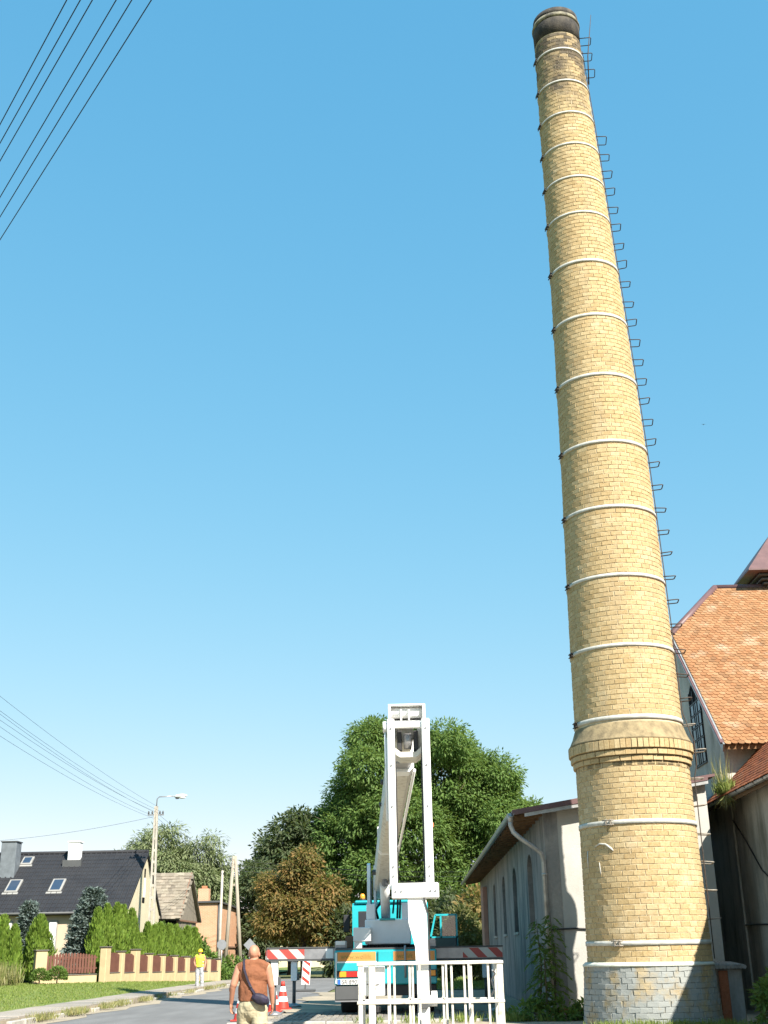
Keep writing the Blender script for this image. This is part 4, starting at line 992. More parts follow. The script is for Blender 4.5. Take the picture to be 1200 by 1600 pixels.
# outriggers
MT['stripe'] = None
def stripes(name):
    m, n, b, o = nt(name); b.inputs['Roughness'].default_value = .5
    v = coord(n, (1, 1, 1), 'World'); sp = N(n, 'ShaderNodeSeparateXYZ'); n.links.new(v, sp.inputs[0])
    s = math_(n, 'ADD', sp.outputs[0], sp.outputs[2]); f = math_(n, 'FRACT', math_(n, 'MULTIPLY', s, 1.9))
    n.links.new(ramp(n, f, [(0, (.33, .05, .04)), (.5, (.44, .43, .40))], 'CONSTANT'), b.inputs['Base Color']); return m
MT['stripe'] = stripes('hazard_stripes')
def outrigger(y, xend, side, stripe, foot_y, z0=1.44):
    x_in = TX0 + .1 if side < 0 else TX1 - .1
    a, b = sorted((x_in, xend))
    o = B('outrigger_beam', 'steel', tk, a, b, y, y + .26, z0, z0 + .29, .01)
    B('top_flange', 'darkgrey', o, a, b, y - .02, y + .28, z0 + .292, z0 + .325); B('bottom_flange', 'darkgrey', o, a, b, y - .02, y + .28, z0 - .035, z0 - .002)
    if stripe:
        sa, sb = stripe; B('striped_panel', 'stripe', o, sa, sb, y - .008, y - .001, z0 + .02, z0 + .27)
    xl = xend + (-.0 if side > 0 else 0) - side * .22
    leg = MB(); leg.box(xl - .10, xl + .10, y + .03, y + .23, .78, z0 + .02, .015); lo = leg.build('jack_leg', 'lightgrey', tk)
    MB().cyl((xl, y + .13, .10), (xl, y + .13, .85), .055, n=14).build('jack_ram', 'darkgrey', lo)
    m = MB(); m.tube([(xl, y + .13, .012), (xl, y + .13, .07), (xl, y + .13, .13)], [.24, .22, .07], 18); m.build('foot_plate', 'steel', lo)
    B('valve_block', 'darkgrey', lo, xl + .10, xl + .17, y + .05, y + .15, .80, 1.0, .01)
    return o
oo = outrigger(34.4, -4.16, -1, (-4.14, -3.10), 34.7); B('striped_panel', 'white', oo, -2.5, -2.3, 34.39, 34.398, 1.46, 1.71)
for dx in (-4.15,): B('end_cap', 'stripe', oo, -4.185, -4.165, 34.42, 34.64, 1.45, 1.72)
outrigger(34.4, 2.44, 1, (1.32, 2.42), 34.7, 1.40)
outrigger(39.6, -4.12, -1, None, 40, 1.40); outrigger(39.6, 2.45, 1, None, 40, 1.40)
for x, mt in ((-2.05, 'plate'), (.42, 'steel')): 
    w_ = B('work_lamp', 'steel', tk, x - .16, x + .16, TY + .3, TY + .55, 1.71, 1.90, .02); B('lens', mt, w_, x - .13, x + .13, TY + .285, TY + .298, 1.80, 1.90)
B('yellow_box', 'barnred', tk, -2.0, -1.78, 35.2, 35.6, 1.71, 2.05, .02)
MB().tube([(-.28, TY + .1, 1.71), (-.28, TY + .05, 1.74), (-.28, TY - .02, 1.70), (-.28, TY - .02, .95)], .028, 8).build('hose_rail', 'steel', tk)

# ------------------------------------------------------------------ cones, beacon board
def cone(loc, h, label):
    t = thing('traffic_cone', loc, label, 'traffic cone', 'traffic cones by the outrigger'); x, y, z = loc
    B('base', 'red', t, x - h * .33, x + h * .33, y - h * .33, y + h * .33, z, z + .035, .008)
    lev = [(.27, .05), (.215, .30), (.165, .52), (.115, .73), (.05, 1.0)]
    for k, mt in enumerate(('red', 'white', 'red', 'white')):
        pass
    fr = [.05, .28, .46, .64, .82, 1.0]; rr = lambda f: h * (.26 - .20 * f)
    for k in range(5):
        m = MB(); m.tube([(x, y, z + fr[k] * h), (x, y, z + fr[k + 1] * h)], [rr(fr[k]), rr(fr[k + 1])], 16, caps=(k == 4)); m.build('band', 'red' if k % 2 == 0 else 'white', t)
    return t
cone((-4.22, 36.9, .004), .72, 'red and white traffic cone standing beside the truck outrigger leg')
cone((-4.12, 38.4, .004), .80, 'red and white traffic cone half hidden behind another cone')
cone((-4.55, 32.2, .004), .66, 'red and white traffic cone seen between the legs of the bald man')
bb = thing('beacon_board', (-4.97, 55.6, 0), 'upright red and white striped warning board standing on the road', 'warning board')
R = Matrix.Rotation(radians(4), 3, 'Y'); cb = (-4.97, 55.6, .12)
MB().box(-.19, .19, -.015, .015, .16, 1.22, .012, R, cb).build('board', 'white', bb)
for k in range(3):
    zc_ = .34 + k * .38
    m = MB(); P = [(-.165, -.018, zc_ + .20), (.165, -.018, zc_ - .02), (.165, -.018, zc_ - .17), (-.165, -.018, zc_ + .05)]
    m.prism([R @ Vector((p[0], p[1], min(1.20, max(.18, p[2])))) + Vector(cb) for p in P], R @ Vector((0, -.004, 0))); m.build('red_stripe', 'red', bb)
MB().tube([R @ Vector((0, 0, 1.2)) + Vector(cb), R @ Vector((0, 0, 1.34)) + Vector(cb)], .03, 8).build('lamp_stub', 'white', bb)
MB().box(-.30, .35, -.2, .2, 0, .09, .02, None).build if False else B('foot', 'darkgrey', bb, -5.35, -4.5, 55.45, 55.75, .005, .10, .02)
MB().bar((-4.97, 55.6, .08), tuple(R @ Vector((0, 0, .2)) + Vector(cb)), .06, .06).build('stem', 'darkgrey', bb)

# ------------------------------------------------------------------ people
def remesh(o, vox, smooth=6):
    r_ = o.modifiers.new('remesh', 'REMESH'); r_.mode = 'VOXEL'; r_.voxel_size = vox; r_.use_smooth_shade = True
    s_ = o.modifiers.new('smooth', 'SMOOTH'); s_.factor = .5; s_.iterations = smooth
    return o
def limb(m, pts, rads, n=12):
    for i in range(len(pts) - 1):
        a, b = Vector(pts[i]), Vector(pts[i + 1]); m.tube([a, b], [rads[i], rads[i + 1]], n)
    for p, r in zip(pts, rads): m.ell(p, (r, r, r), n, 8)
def hand(m, wr, d, side, fwd, s=1.0):
    """relaxed hand: wrist wr, direction d; side = thumb direction; fwd = palm curl direction"""
    wr = Vector(wr); d = Vector(d).normalized(); sd_ = Vector(side); sd_ = (sd_ - d * sd_.dot(d)).normalized(); pn = d.cross(sd_).normalized()
    if pn.dot(Vector(fwd)) < 0: pn = -pn
    R = Matrix((sd_, pn, d)).transposed()
    m.ell(wr + d * .045 * s, (.042 * s, .018 * s, .058 * s), 12, 8, R)
    for k, (o_, L) in enumerate(((.031, .072), (.011, .080), (-.010, .075), (-.030, .060))):
        p0 = wr + d * .085 * s + sd_ * o_ * s; p1 = p0 + (d * .82 + pn * .25).normalized() * L * .5 * s; p2 = p1 + (d * .5 + pn * .75).normalized() * L * .5 * s
        limb(m, [p0, p1, p2], [.0105 * s, .0098 * s, .008 * s], 8)
    t0 = wr + d * .025 * s + sd_ * .032 * s; t1 = t0 + (sd_ * .65 + d * .8).normalized() * .04 * s; t2 = t1 + (d + pn * .4).normalized() * .035 * s
    limb(m, [t0, t1, t2], [.014 * s, .011 * s, .009 * s], 8)
def head(m, c, s=1.0, R=None):
    c = Vector(c); R = R or Matrix.Identity(3)
    E = lambda o, r: m.ell(c + R @ Vector(o) * s, tuple(q * s for q in r), 14, 10, R)
    E((0, -.012, .025), (.078, .098, .095)); E((0, .03, -.045), (.060, .065, .070))
    E((0, .100, -.012), (.014, .022, .028)); E((0, .080, -.085), (.035, .03, .022)); E((0, .085, -.055), (.028, .018, .010))
    for sx in (-1, 1):
        E((sx * .078, -.005, -.01), (.012, .022, .034)); E((sx * .03, .078, .015), (.018, .012, .010)); E((sx * .03, .083, .032), (.024, .014, .010))

X, Y = -2.34, 17.8
man = MB(); Vx = lambda a, b, c: (X + a, Y + b, c)
head(man, Vx(.005, .03, 1.605), 1.03, Matrix.Rotation(radians(-8), 3, 'Z') @ Matrix.Rotation(radians(6), 3, 'X'))
limb(man, [Vx(0, .0, 1.42), Vx(.003, .02, 1.54)], [.072, .066])
man.ell(Vx(0, 0, 1.33), (.205, .115, .15)); man.ell(Vx(0, .0, 1.16), (.178, .125, .17)); man.ell(Vx(0, 0, 1.0), (.175, .12, .12)); man.ell(Vx(0, -.0, .90), (.165, .11, .10))
limb(man, [Vx(-.19, 0, 1.43), Vx(0, 0, 1.47), Vx(.19, 0, 1.43)], [.062, .075, .062])
limb(man, [Vx(-.205, 0, 1.415), Vx(-.272, -.04, 1.20), Vx(-.30, -.005, 1.13)], [.064, .050, .045]); limb(man, [Vx(-.285, -.03, 1.165), Vx(-.315, .06, .96)], [.045, .031])
hand(man, Vx(-.316, .066, .955), (-.04, .25, -1), (.15, 1, 0), (.8, .3, -.2), 1.06)
limb(man, [Vx(.205, 0, 1.415), Vx(.262, .02, 1.17)], [.064, .048]); limb(man, [Vx(.262, .02, 1.17), Vx(.272, .10, .945)], [.046, .031])
hand(man, Vx(.272, .105, .94), (.0, .25, -1), (-.15, 1, 0), (-.8, .3, -.2), 1.06)
# walking legs
limb(man, [Vx(-.095, 0, .86), Vx(-.11, .10, .48), Vx(-.115, .03, .09)], [.096, .060, .040]); limb(man, [Vx(-.115, .03, .38), Vx(-.115, .01, .30)], [.058, .055])
limb(man, [Vx(.095, 0, .86), Vx(.105, -.07, .48), Vx(.11, -.22, .13)], [.096, .060, .040]); limb(man, [Vx(.107, -.12, .36), Vx(.109, -.16, .28)], [.056, .053])
man.ell(Vx(-.12, .10, .045), (.045, .13, .045)); man.ell(Vx(.11, -.15, .05), (.045, .12, .045), R=Matrix.Rotation(radians(-28), 3, 'X'))
pm = man.build('person', 'skin', None, base=(X, Y, 0)); remesh(pm, .0065, 5)
tag(pm, 'bald man in brown sleeveless shirt and beige shorts walking away on the road', 'person', 'people on the road')
sh_ = MB()
sh_.ell(Vx(0, -.005, 1.32), (.225, .132, .165)); sh_.ell(Vx(0, -.003, 1.16), (.205, .146, .20)); sh_.ell(Vx(0, -.0, 1.07), (.205, .148, .11)); sh_.tube([Vx(0, -.002, 1.02), Vx(0, 0, 1.2)], [.001, .001], 6)
limb(sh_, [Vx(-.17, -.005, 1.42), Vx(-.08, -.008, 1.468), Vx(.08, -.008, 1.468), Vx(.17, -.005, 1.42)], [.075, .070, .070, .075])
# flared hem
V_ = []; F_ = []
for j, (zz2, ax_, ay_) in enumerate(((1.22, .195, .140), (1.10, .208, .150), (1.01, .213, .158), (.975, .212, .157), (.975, .17, .11), (1.22, .15, .10))):
    for k in range(24): a = 2 * pi * k / 24; V_.append(Vx(ax_ * cos(a) * (1 + .015 * sin(5 * a)), ay_ * sin(a) * (1 + .03 * sin(4 * a + j)), zz2))
for j in range(5):
    for k in range(24): F_.append((j * 24 + k, j * 24 + (k + 1) % 24, (j + 1) * 24 + (k + 1) % 24, (j + 1) * 24 + k))
F_.append(tuple(5 * 24 + k for k in range(24))); F_.append(tuple(k for k in range(24))[::-1]); sh_.add(V_, F_, True)
CT = bpy.data.textures.new('folds', 'CLOUDS'); CT.noise_scale = .11; CT.noise_depth = 2
def folds(o, st=.03):
    d_ = o.modifiers.new('folds', 'DISPLACE'); d_.texture = CT; d_.strength = st; d_.mid_level = .5; d_.texture_coords = 'LOCAL'; return o
so = sh_.build('shirt', 'shirt', pm); remesh(so, .009, 4); folds(so, .035)
st_ = MB()
for sx, ky in ((-1, .075), (1, -.055)):
    st_.tube([Vx(sx * .09, -.012, .98), Vx(sx * .102, -.005, .86), Vx(sx * .112, ky * .6, .74), Vx(sx * .116, ky * .75, .665)], [.105, .120, .112, .118], 18)
st_.ell(Vx(0, -.012, .92), (.205, .155, .15)); st_.ell(Vx(0, -.012, .84), (.17, .135, .12))
sto = st_.build('shorts', 'shorts', pm); remesh(sto, .009, 3); folds(sto, .035)
for sx, p in ((-1, (-.12, .10, 0)), (1, (.11, -.16, .05))):
    MB().ell(Vx(p[0], p[1], p[2] + .05), (.055, .145, .06)).build('shoe', 'leather', pm)
bg_ = thing('shoulder_bag', (X + .16, Y - .13, .98), 'dark blue shoulder bag slung across the back of the bald man', 'bag')
m = MB(); Rb = Matrix.Rotation(radians(18), 3, 'Y')
m.ell(Vx(.135, -.185, 1.005), (.135, .05, .075), 16, 10, Rb); m.box(-.11, .11, -.05, .05, -.05, .06, .025, Rb, Vx(.135, -.18, 1.005)); po = m.build('pouch', 'bag', bg_); remesh(po, .007, 3)
strap = [Vx(-.125, .02, 1.535), Vx(-.13, -.06, 1.515), Vx(-.11, -.135, 1.40), Vx(-.06, -.158, 1.27), Vx(.0, -.165, 1.15), Vx(.06, -.18, 1.07), Vx(.09, -.19, 1.03)]
m = MB()
for a, b in zip(strap[:-1], strap[1:]):
    m.bar(a, b, .030, .008, up=(0, -1, .15))
m.build('strap', 'bag', bg_)
m = MB(); m.ell(Vx(-.01, -.170, 1.165), (.022, .012, .014)); m.build('buckle', 'black', bg_)

# worker with helmet and vest
X2, Y2 = -10.5, 60.0; z2 = gz(X2, Y2) + .0
wk = MB(); Wx = lambda a, b, c: (X2 + a, Y2 + b, z2 + c); H_ = 1.0
fl = Matrix.Rotation(pi, 3, 'Z')
head(wk, Wx(.01, -.02, 1.60), 1.0, Matrix.Rotation(radians(150), 3, 'Z'))
limb(wk, [Wx(0, 0, 1.42), Wx(.005, -.01, 1.53)], [.068, .06]); wk.ell(Wx(0, 0, 1.30), (.20, .12, .17)); wk.ell(Wx(0, 0, 1.08), (.17, .12, .18)); wk.ell(Wx(0, 0, .93), (.17, .12, .12))
limb(wk, [Wx(-.18, 0, 1.42), Wx(.18, 0, 1.42)], [.06, .06])
limb(wk, [Wx(-.21, 0, 1.41), Wx(-.28, .03, 1.16), Wx(-.20, -.12, 1.0)], [.06, .048, .034]); hand(wk, Wx(-.20, -.12, 1.0), (.4, -.5, -.6), (0, 0, 1), (1, 0, 0))
limb(wk, [Wx(.21, 0, 1.41), Wx(.27, .03, 1.15), Wx(.25, -.08, .92)], [.06, .048, .034]); hand(wk, Wx(.25, -.08, .92), (0, -.2, -1), (0, -1, 0), (-1, 0, 0))
limb(wk, [Wx(-.09, 0, .88), Wx(-.10, -.03, .48), Wx(-.10, .02, .09)], [.098, .064, .045]); limb(wk, [Wx(.09, 0, .88), Wx(.13, -.02, .48), Wx(.14, .03, .09)], [.098, .064, .045])
for sx in (-.10, .14): wk.ell(Wx(sx, -.05, .045), (.045, .12, .045))
pw = wk.build('person', 'skin', None, base=(X2, Y2, z2)); remesh(pw, .009, 4)
tag(pw, 'worker in yellow helmet, yellow vest and grey trousers standing by the fence', 'person', 'people on the road')
m = MB(); m.ell(Wx(0, 0, 1.31), (.225, .145, .19)); m.tube([Wx(0, 0, .94), Wx(0, 0, 1.10), Wx(0, 0, 1.25)], [.19, .185, .19], 18); limb(m, [Wx(-.16, 0, 1.43), Wx(.16, 0, 1.43)], [.08, .08]); vo_ = m.build('vest', 'vest', pw); remesh(vo_, .012, 4); folds(vo_, .03)
for z_ in (1.03, 1.17): MB().tube([Wx(.198 * cos(t_), .152 * sin(t_) if z_ > 0 else 0, z_) for t_ in np.linspace(0, 2 * pi, 25)], .014, 6, caps=False).build('reflective_strip', 'lamp', pw)
m = MB()
for sx, kx in ((-1, -.10), (1, .135)): m.tube([Wx(sx * .085, 0, .96), Wx(sx * .09, 0, .85), Wx(kx, -.02, .48), Wx(kx * 1.02, .02, .07)], [.11, .118, .092, .088], 16)
m.ell(Wx(0, 0, .91), (.185, .135, .12)); tr_o = m.build('trousers', 'jeans', pw); remesh(tr_o, .012, 3); folds(tr_o, .04)
m = MB(); m.tube([Wx(.008, -.015, 1.625), Wx(.008, -.015, 1.67), Wx(.008, -.015, 1.72), Wx(.008, -.015, 1.755), Wx(.008, -.015, 1.77)], [.118, .115, .098, .06, .02], 18); m.ell(Wx(.0, -.11, 1.63), (.08, .07, .012)); m.build('helmet', 'helmet', pw)

# ------------------------------------------------------------------ dark roofed house
hs = thing('house', (-21, 68, .45), 'house with dark tiled roof, roof windows and cream gable', 'house')
HY0, HX1 = 64.0, -15.35
HXL = -30.0; zb_ = .2
ez, rz_ = 3.85, 7.2; HYR, HYB = 68.5, 73.0
m = MB(); m.box(HXL, HX1 - .0, HY0 + .35, HYB - .35, zb_, ez - .06); m.build('wall', 'houseplaster', hs)
m = MB(); m.prism([(HX1, HY0 + .35, zb_), (HX1, HY0 + .35, ez + .22), (HX1, HYR, rz_ - .12), (HX1, HYB - .35, ez + .22), (HX1, HYB - .35, zb_)], (.06, 0, 0)); gb = m.build('gable_wall', 'gableplaster', hs)
for (y, z, w_, h_) in ((68.3, 6.0, .16, .26), (69.9, 5.25, .14, .2), (68.2, 4.55, .3, .14)):
    B('vent_opening', 'dark', gb, HX1 + .062, HX1 + .075, y - w_, y + w_, z - h_, z + h_)
B('vent_pipe', 'white', gb, HX1 + .07, HX1 + .13, 68.15, 68.35, 4.7, 5.75, .01)
# roof with rolled tile courses
rf = MB(); xr = HX1 + .16
L = sqrt((HYR - HY0) ** 2 + (rz_ - ez) ** 2); rows = 15; 
V_ = []; F_ = []
for k in range(rows):
    t0, t1 = k / rows, (k + 1) / rows
    y0, z0 = HY0 + (HYR - HY0) * t0, ez + (rz_ - ez) * t0; y1, z1 = HY0 + (HYR - HY0) * t1, ez + (rz_ - ez) * t1
    rf.add([(HXL, y0, z0 + .035), (xr, y0, z0 + .035), (xr, y1, z1), (HXL, y1, z1), (HXL, y0, z0), (xr, y0, z0)], [(0, 1, 2, 3), (4, 5, 1, 0)])
rf.add([(HXL, HYR, rz_), (xr, HYR, rz_), (xr, HYB, ez), (HXL, HYB, ez)], [(0, 1, 2, 3)])
rf.prism([(xr, HY0, ez), (xr, HYR, rz_), (xr, HYB, ez), (xr, HYB, ez - .18), (xr, HYR, rz_ - .2), (xr, HY0, ez - .18)], (-.06, 0, 0))
rf.box(HXL, xr, HY0 + .02, HY0 + .06, ez - .16, ez)
hr = rf.build('roof', 'darkroof', hs)
rv = MB()
for x in np.arange(-24.5, xr, .30):
    rv.tube([(x, HY0 - .01, ez + .03), (x, HYR, rz_ + .012)], .045, 6, caps=False)
rv.build('tile_rolls', 'darkroof', hr)['kind'] = 'stuff'
MB().tube([(HXL, HYR, rz_ + .03), (xr, HYR, rz_ + .03)], .10, 8).build('ridge_cap', 'darkroof', hr)
MB().tube([(HXL, HY0 - .06, ez - .05), (xr, HY0 - .06, ez - .05)], .07, 8).build('gutter', 'darkgrey', hr)
def roofpt(x, t): return Vector((x, HY0 + (HYR - HY0) * t, ez + (rz_ - ez) * t))
def skylight(x, t, w_, h_):
    n_ = Vector((0, -(rz_ - ez), HYR - HY0)).normalized(); u_ = Vector((0, HYR - HY0, rz_ - ez)).normalized()
    R_ = Matrix((Vector((1, 0, 0)), u_, n_)).transposed(); o_ = roofpt(x, t)
    s_ = MB().box(-w_ / 2, w_ / 2, -h_ / 2, h_ / 2, -.02, .11, .015, R_, o_).build('roof_window', 'frame', hr)
    MB().box(-w_ / 2 + .1, w_ / 2 - .1, -h_ / 2 + .1, h_ / 2 - .1, .112, .118, 0, R_, o_).build('pane', 'skyglass', s_)
    MB().box(-w_ / 2 - .08, w_ / 2 + .08, -h_ / 2 - .17, -h_ / 2 - .01, .0, .06, 0, R_, o_).build('apron', 'frame', s_)
skylight(-21.95, .42, .72, 1.15); skylight(-19.55, .42, .72, 1.15); skylight(-21.95, .86, .62, .75)
c1 = MB(); c1.box(-23.1, -22.25, 66.6, 67.5, 5.6, 7.72, .02); c1o = c1.build('chimney_stack', 'graybox', hs); B('coping', 'darkgrey', c1o, -23.15, -22.2, 66.55, 67.55, 7.722, 7.78, .01)
c2 = MB(); c2.box(-19.6, -18.95, 67.6, 68.2, 6.2, 7.72, .02); c2o = c2.build('chimney_stack', 'white', hs); B('coping', 'white', c2o, -19.65, -18.9, 67.55, 68.25, 7.722, 7.79, .01); B('apron', 'darkgrey', c2o, -19.8, -18.75, 67.35, 67.58, 6.35, 6.75)
for (x0_, x1_) in ((-22.6, -21.3), (-20.2, -18.9)):
    wi = B('window', 'frame', hs, x0_, x1_, HY0 + .28, HY0 + .345, 1.9, 3.45, .01); B('pane', 'glass', wi, x0_ + .1, x1_ - .1, HY0 + .268, HY0 + .279, 2.0, 3.35); 
    B('curtain', 'curtain', wi, x0_ + .05, x0_ + .42, HY0 + .255, HY0 + .267, 2.0, 3.35); B('curtain', 'curtain', wi, x1_ - .42, x1_ - .05, HY0 + .255, HY0 + .267, 2.0, 3.35)

# ------------------------------------------------------------------ fence and gate
fn = thing('fence', (-13, 65, .3), 'ochre plastered fence with dark brown panels in front of the house hedge', 'fence')
FA = np.array([-14.52, 57.5]); FB = np.array([-11.72, 73.0]); nb = 9
def fz(t): return gz(*(FA + (FB - FA) * t)) 
fd = (FB - FA); fl_ = np.linalg.norm(fd); fd = fd / fl_; fang = atan2(fd[1], fd[0]); Rf = Matrix.Rotation(fang, 3, 'Z')
for k in range(nb + 1):
    t = k / nb; p = FA + (FB - FA) * t; zg = .46 - .22 * t; hp = 1.40 - .30 * t + (.14 if k in (0, 2) else 0)
    wq = .26 if k in (0, 2, 6) else .17
    po = MB().box(-wq, wq, -.16, .16, zg - .4, zg + hp, .02, Rf, (p[0], p[1], 0)).build('pillar', 'fencewall', fn)
    MB().box(-wq - .04, wq + .04, -.20, .20, zg + hp + .001, zg + hp + .06, .015, Rf, (p[0], p[1], 0)).build('coping', 'fencecap', po)
for k in range(nb):
    t0, t1 = k / nb, (k + 1) / nb; a = FA + (FB - FA) * t0; bl = fl_ / nb; zg = .46 - .22 * (t0 + t1) / 2
    MB().box(.1, bl - .1, -.11, .11, zg - .4, zg + .42, .015, Rf, (a[0], a[1], 0)).build('base_wall', 'fencewall', fn)
    pa = MB(); h0, h1 = zg + .47, zg + 1.28 - .26 * t0
    pn = [(.28, h0), (bl - .28, h0), (bl - .28, h1 - .05)] + [(.28 + (bl - .56) * s_, h1 + .06 * sin(pi * s_)) for s_ in (.75, .5, .25)] + [(.28, h1 - .05)]
    pa.prism([Rf @ Vector((x, -.06, z)) + Vector((a[0], a[1], 0)) for x, z in pn], Rf @ Vector((0, .05, 0))); pao = pa.build('panel', 'picket', fn)
    MB().box(.22, bl - .22, -.13, .10, zg + .425, zg + .47, .008, Rf, (a[0], a[1], 0)).build('sill', 'fencecap', pao)
gtA = np.array([-16.95, 56.0]); gtB = np.array([-14.85, 57.3]); gd = gtB - gtA; gl = np.linalg.norm(gd); ga = atan2(gd[1], gd[0]); Rg = Matrix.Rotation(ga, 3, 'Z'); zg = .47
go = thing('picket_fence_bay', (gtA[0], gtA[1], zg), 'wide bay of dark brown pickets between two ochre pillars', 'fence')
po = MB().box(-.42, .10, -.2, .2, zg - .4, zg + 1.42, .02, Rg, (gtA[0], gtA[1], 0)).build('pillar', 'fencewall', go)
MB().box(-.47, .15, -.25, .25, zg + 1.421, zg + 1.48, .015, Rg, (gtA[0], gtA[1], 0)).build('coping', 'fencecap', po)
MB().box(.102, gl - .0, -.12, .12, zg - .4, zg + .36, .015, Rg, (gtA[0], gtA[1], 0)).build('base_wall', 'fencewall', go)
MB().box(.102, gl - .0, -.15, .13, zg + .362, zg + .41, .008, Rg, (gtA[0], gtA[1], 0)).build('sill', 'fencecap', go)
npk = 17
for k in range(npk):
    x = .17 + (gl - .3) * k / (npk - 1); hh = 1.24 + .10 * sin(pi * k / (npk - 1)); w_ = .105 / 2
    m = MB(); m.prism([Rg @ Vector((x + q_[0], -.05, zg + q_[1])) + Vector((gtA[0], gtA[1], 0)) for q_ in ((-w_, .45), (w_, .45), (w_, hh - .06), (0, hh), (-w_, hh - .06))], Rg @ Vector((0, .025, 0))); m.build('picket', 'picket', go)
for z in (.62, 1.08): MB().box(.11, gl, -.02, .02, zg + z, zg + z + .07, 0, Rg, (gtA[0], gtA[1], 0)).build('rail', 'picket', go)

# ------------------------------------------------------------------ barn and brick building
bn = thing('barn', (-16, 80, 0), 'grey weathered wooden barn with shingle roof beside the house', 'barn')
m = MB(); m.box(-19.5, -15.15, 77.35, 84.0, 0, 3.9); m.build('wall', 'dark', bn)
gy0, gyr, gy1 = 77.2, 80.5, 84.2; gzE, gzR = 4.05, 6.75; xg_ = -15.05
# boarded gable facing the road
npl = 15
for k in range(npl):
    y0 = gy0 + .15 + (gy1 - gy0 - .3) * k / npl; y1 = gy0 + .15 + (gy1 - gy0 - .3) * (k + 1) / npl - .03
    def rzz(y): return gzE + (gzR - gzE) * ((y - gy0) / (gyr - gy0) if y < gyr else (gy1 - y) / (gy1 - gyr))
    j = random.uniform(0, .03)
    m = MB(); m.prism([(xg_ + j, y0, 3.75), (xg_ + j, y1, 3.75), (xg_ + j, y1, rzz(y1) - .1), (xg_ + j, y0, rzz(y0) - .1)], (-.04, 0, 0)); m.build('plank', 'barnwood', bn)
    m = MB(); m.prism([(xg_ - .05 + j, y0, .1), (xg_ - .05 + j, y1, .1), (xg_ - .05 + j, y1, 3.68), (xg_ - .05 + j, y0, 3.68)], (-.04, 0, 0)); m.build('plank', 'barnwood', bn)
B('tie_beam', 'barnred', bn, xg_ - .08, xg_ + .06, gy0 + .1, gy1 - .1, 3.66, 3.76)
B('corner_post', 'barnred', bn, xg_ - .1, xg_ + .05, gy0 + .1, gy0 + .3, 0, 3.7); B('front_boards', 'barnred', bn, -19.4, -16.3, gy0 + .10, gy0 + .14, 0, 2.6)
m = MB(); m.prism([(-20.2, gy0 - .3, gzE - .25), (-20.2, gyr, gzR - .02), (-20.2, gy1 + .3, gzE - .25), (-20.2, gy1 + .3, gzE - .35), (-20.2, gyr, gzR - .14), (-20.2, gy0 - .3, gzE - .35)], (5.42, 0, 0)); br_ = m.build('roof', 'barnwood', bn)
# shingle courses
u_ = np.array([0, gyr - gy0 + .3, gzR - gzE + .25]); L_ = np.linalg.norm(u_); u_ /= L_
V_, F_ = tile_mesh('shingle', .30, .42, .02)
V_ = [(-.15, 0, 0), (-.15, -.42, 0), (.15, -.42, 0), (.15, 0, 0), (-.15, 0, .025), (-.15, -.42, .025), (.15, -.42, .025), (.15, 0, .025)]
F_ = np.array([(4, 5, 6, 7), (0, 1, 5, 4), (1, 2, 6, 5), (2, 3, 7, 6), (3, 0, 4, 7)])
As = []; Ls = []
rws = int(L_ / .30); nr_ = np.cross(np.array([1, 0, 0]), u_)
for r_ in range(rws):
    for c_ in range(18):
        p = np.array([-20.05 + c_ * .30 + .15 * (r_ % 2), gy0 - .3, gzE - .25]) + u_ * ((r_ + 1) * L_ / rws + random.uniform(-.02, .02)) + nr_ * .03
        tl_ = .07 + random.uniform(-.03, .06); d_ = u_ * cos(tl_) - nr_ * sin(tl_); n2 = nr_ * cos(tl_) + u_ * sin(tl_)
        As.append(np.stack([np.array([1., 0, 0]), d_, n2], 1)); Ls.append(p)
mass('shingles', V_, F_, np.array(As), np.array(Ls), 'shingle', br_)['kind'] = 'stuff'
MB().bar((xg_ + .2, gy0 - .3, gzE - .28), (xg_ + .2, gyr, gzR - .03), .06, .2).build('verge_board', 'barnred', br_)
MB().bar((xg_ + .2, gyr, gzR - .03), (xg_ + .2, gy1 + .3, gzE - .28), .06, .2).build('verge_board', 'barnwood', br_)

rbk = thing('brick_house', (-15, 96, 0), 'low red brick house with shallow dark roof behind the wooden pole', 'building')
def poly_wall(pts, zt, nm):
    m = MB()
    for i in range(len(pts) - 1):
        (x0, y0), (x1, y1) = pts[i], pts[i + 1]; m.add([(x0, y0, -.1), (x1, y1, -.1), (x1, y1, zt[i + 1]), (x0, y0, zt[i])], [(0, 1, 2, 3)])
    return m.build(nm, 'redbrick', rbk)
m = MB(); m.prism([(-20, 90, -.1), (-20, 90, 5.2), (-14.6, 90, 5.22), (-14.6, 90, -.1)], (0, 10, 0)); m.build('wall', 'redbrick', rbk)
m = MB(); m.prism([(-14.598, 90.3, -.1), (-14.598, 90.3, 5.18), (-14.0, 100, 4.85), (-14.0, 100, -.1)], (-3, 0, 0)); m.build('side_wall', 'redbrick', rbk)
m = MB(); m.prism([(-20.2, 89.8, 5.22), (-14.4, 89.8, 5.24), (-13.8, 100.2, 4.88), (-20.2, 100.2, 5.2)], (0, 0, .12)); m.build('roof', 'darkgrey', rbk)
m = MB(); m.bar((-14.5, 90.2, 2.2), (-13.97, 99.9, 2.1), .05, .10); m.build('string_course', 'barnred', rbk)
MB().tube([(-14.5, 90.1, 5.2), (-14.5, 90.1, .1)], .07, 8).build('downpipe', 'darkgrey', rbk)
c_ = B('chimney_stack', 'redbrick', rbk, -16.6, -15.8, 93, 93.8, 5.2, 6.4)
B('pot', 'terracotta', c_, -16.4, -16.0, 93.2, 93.6, 6.4, 6.6, .03)
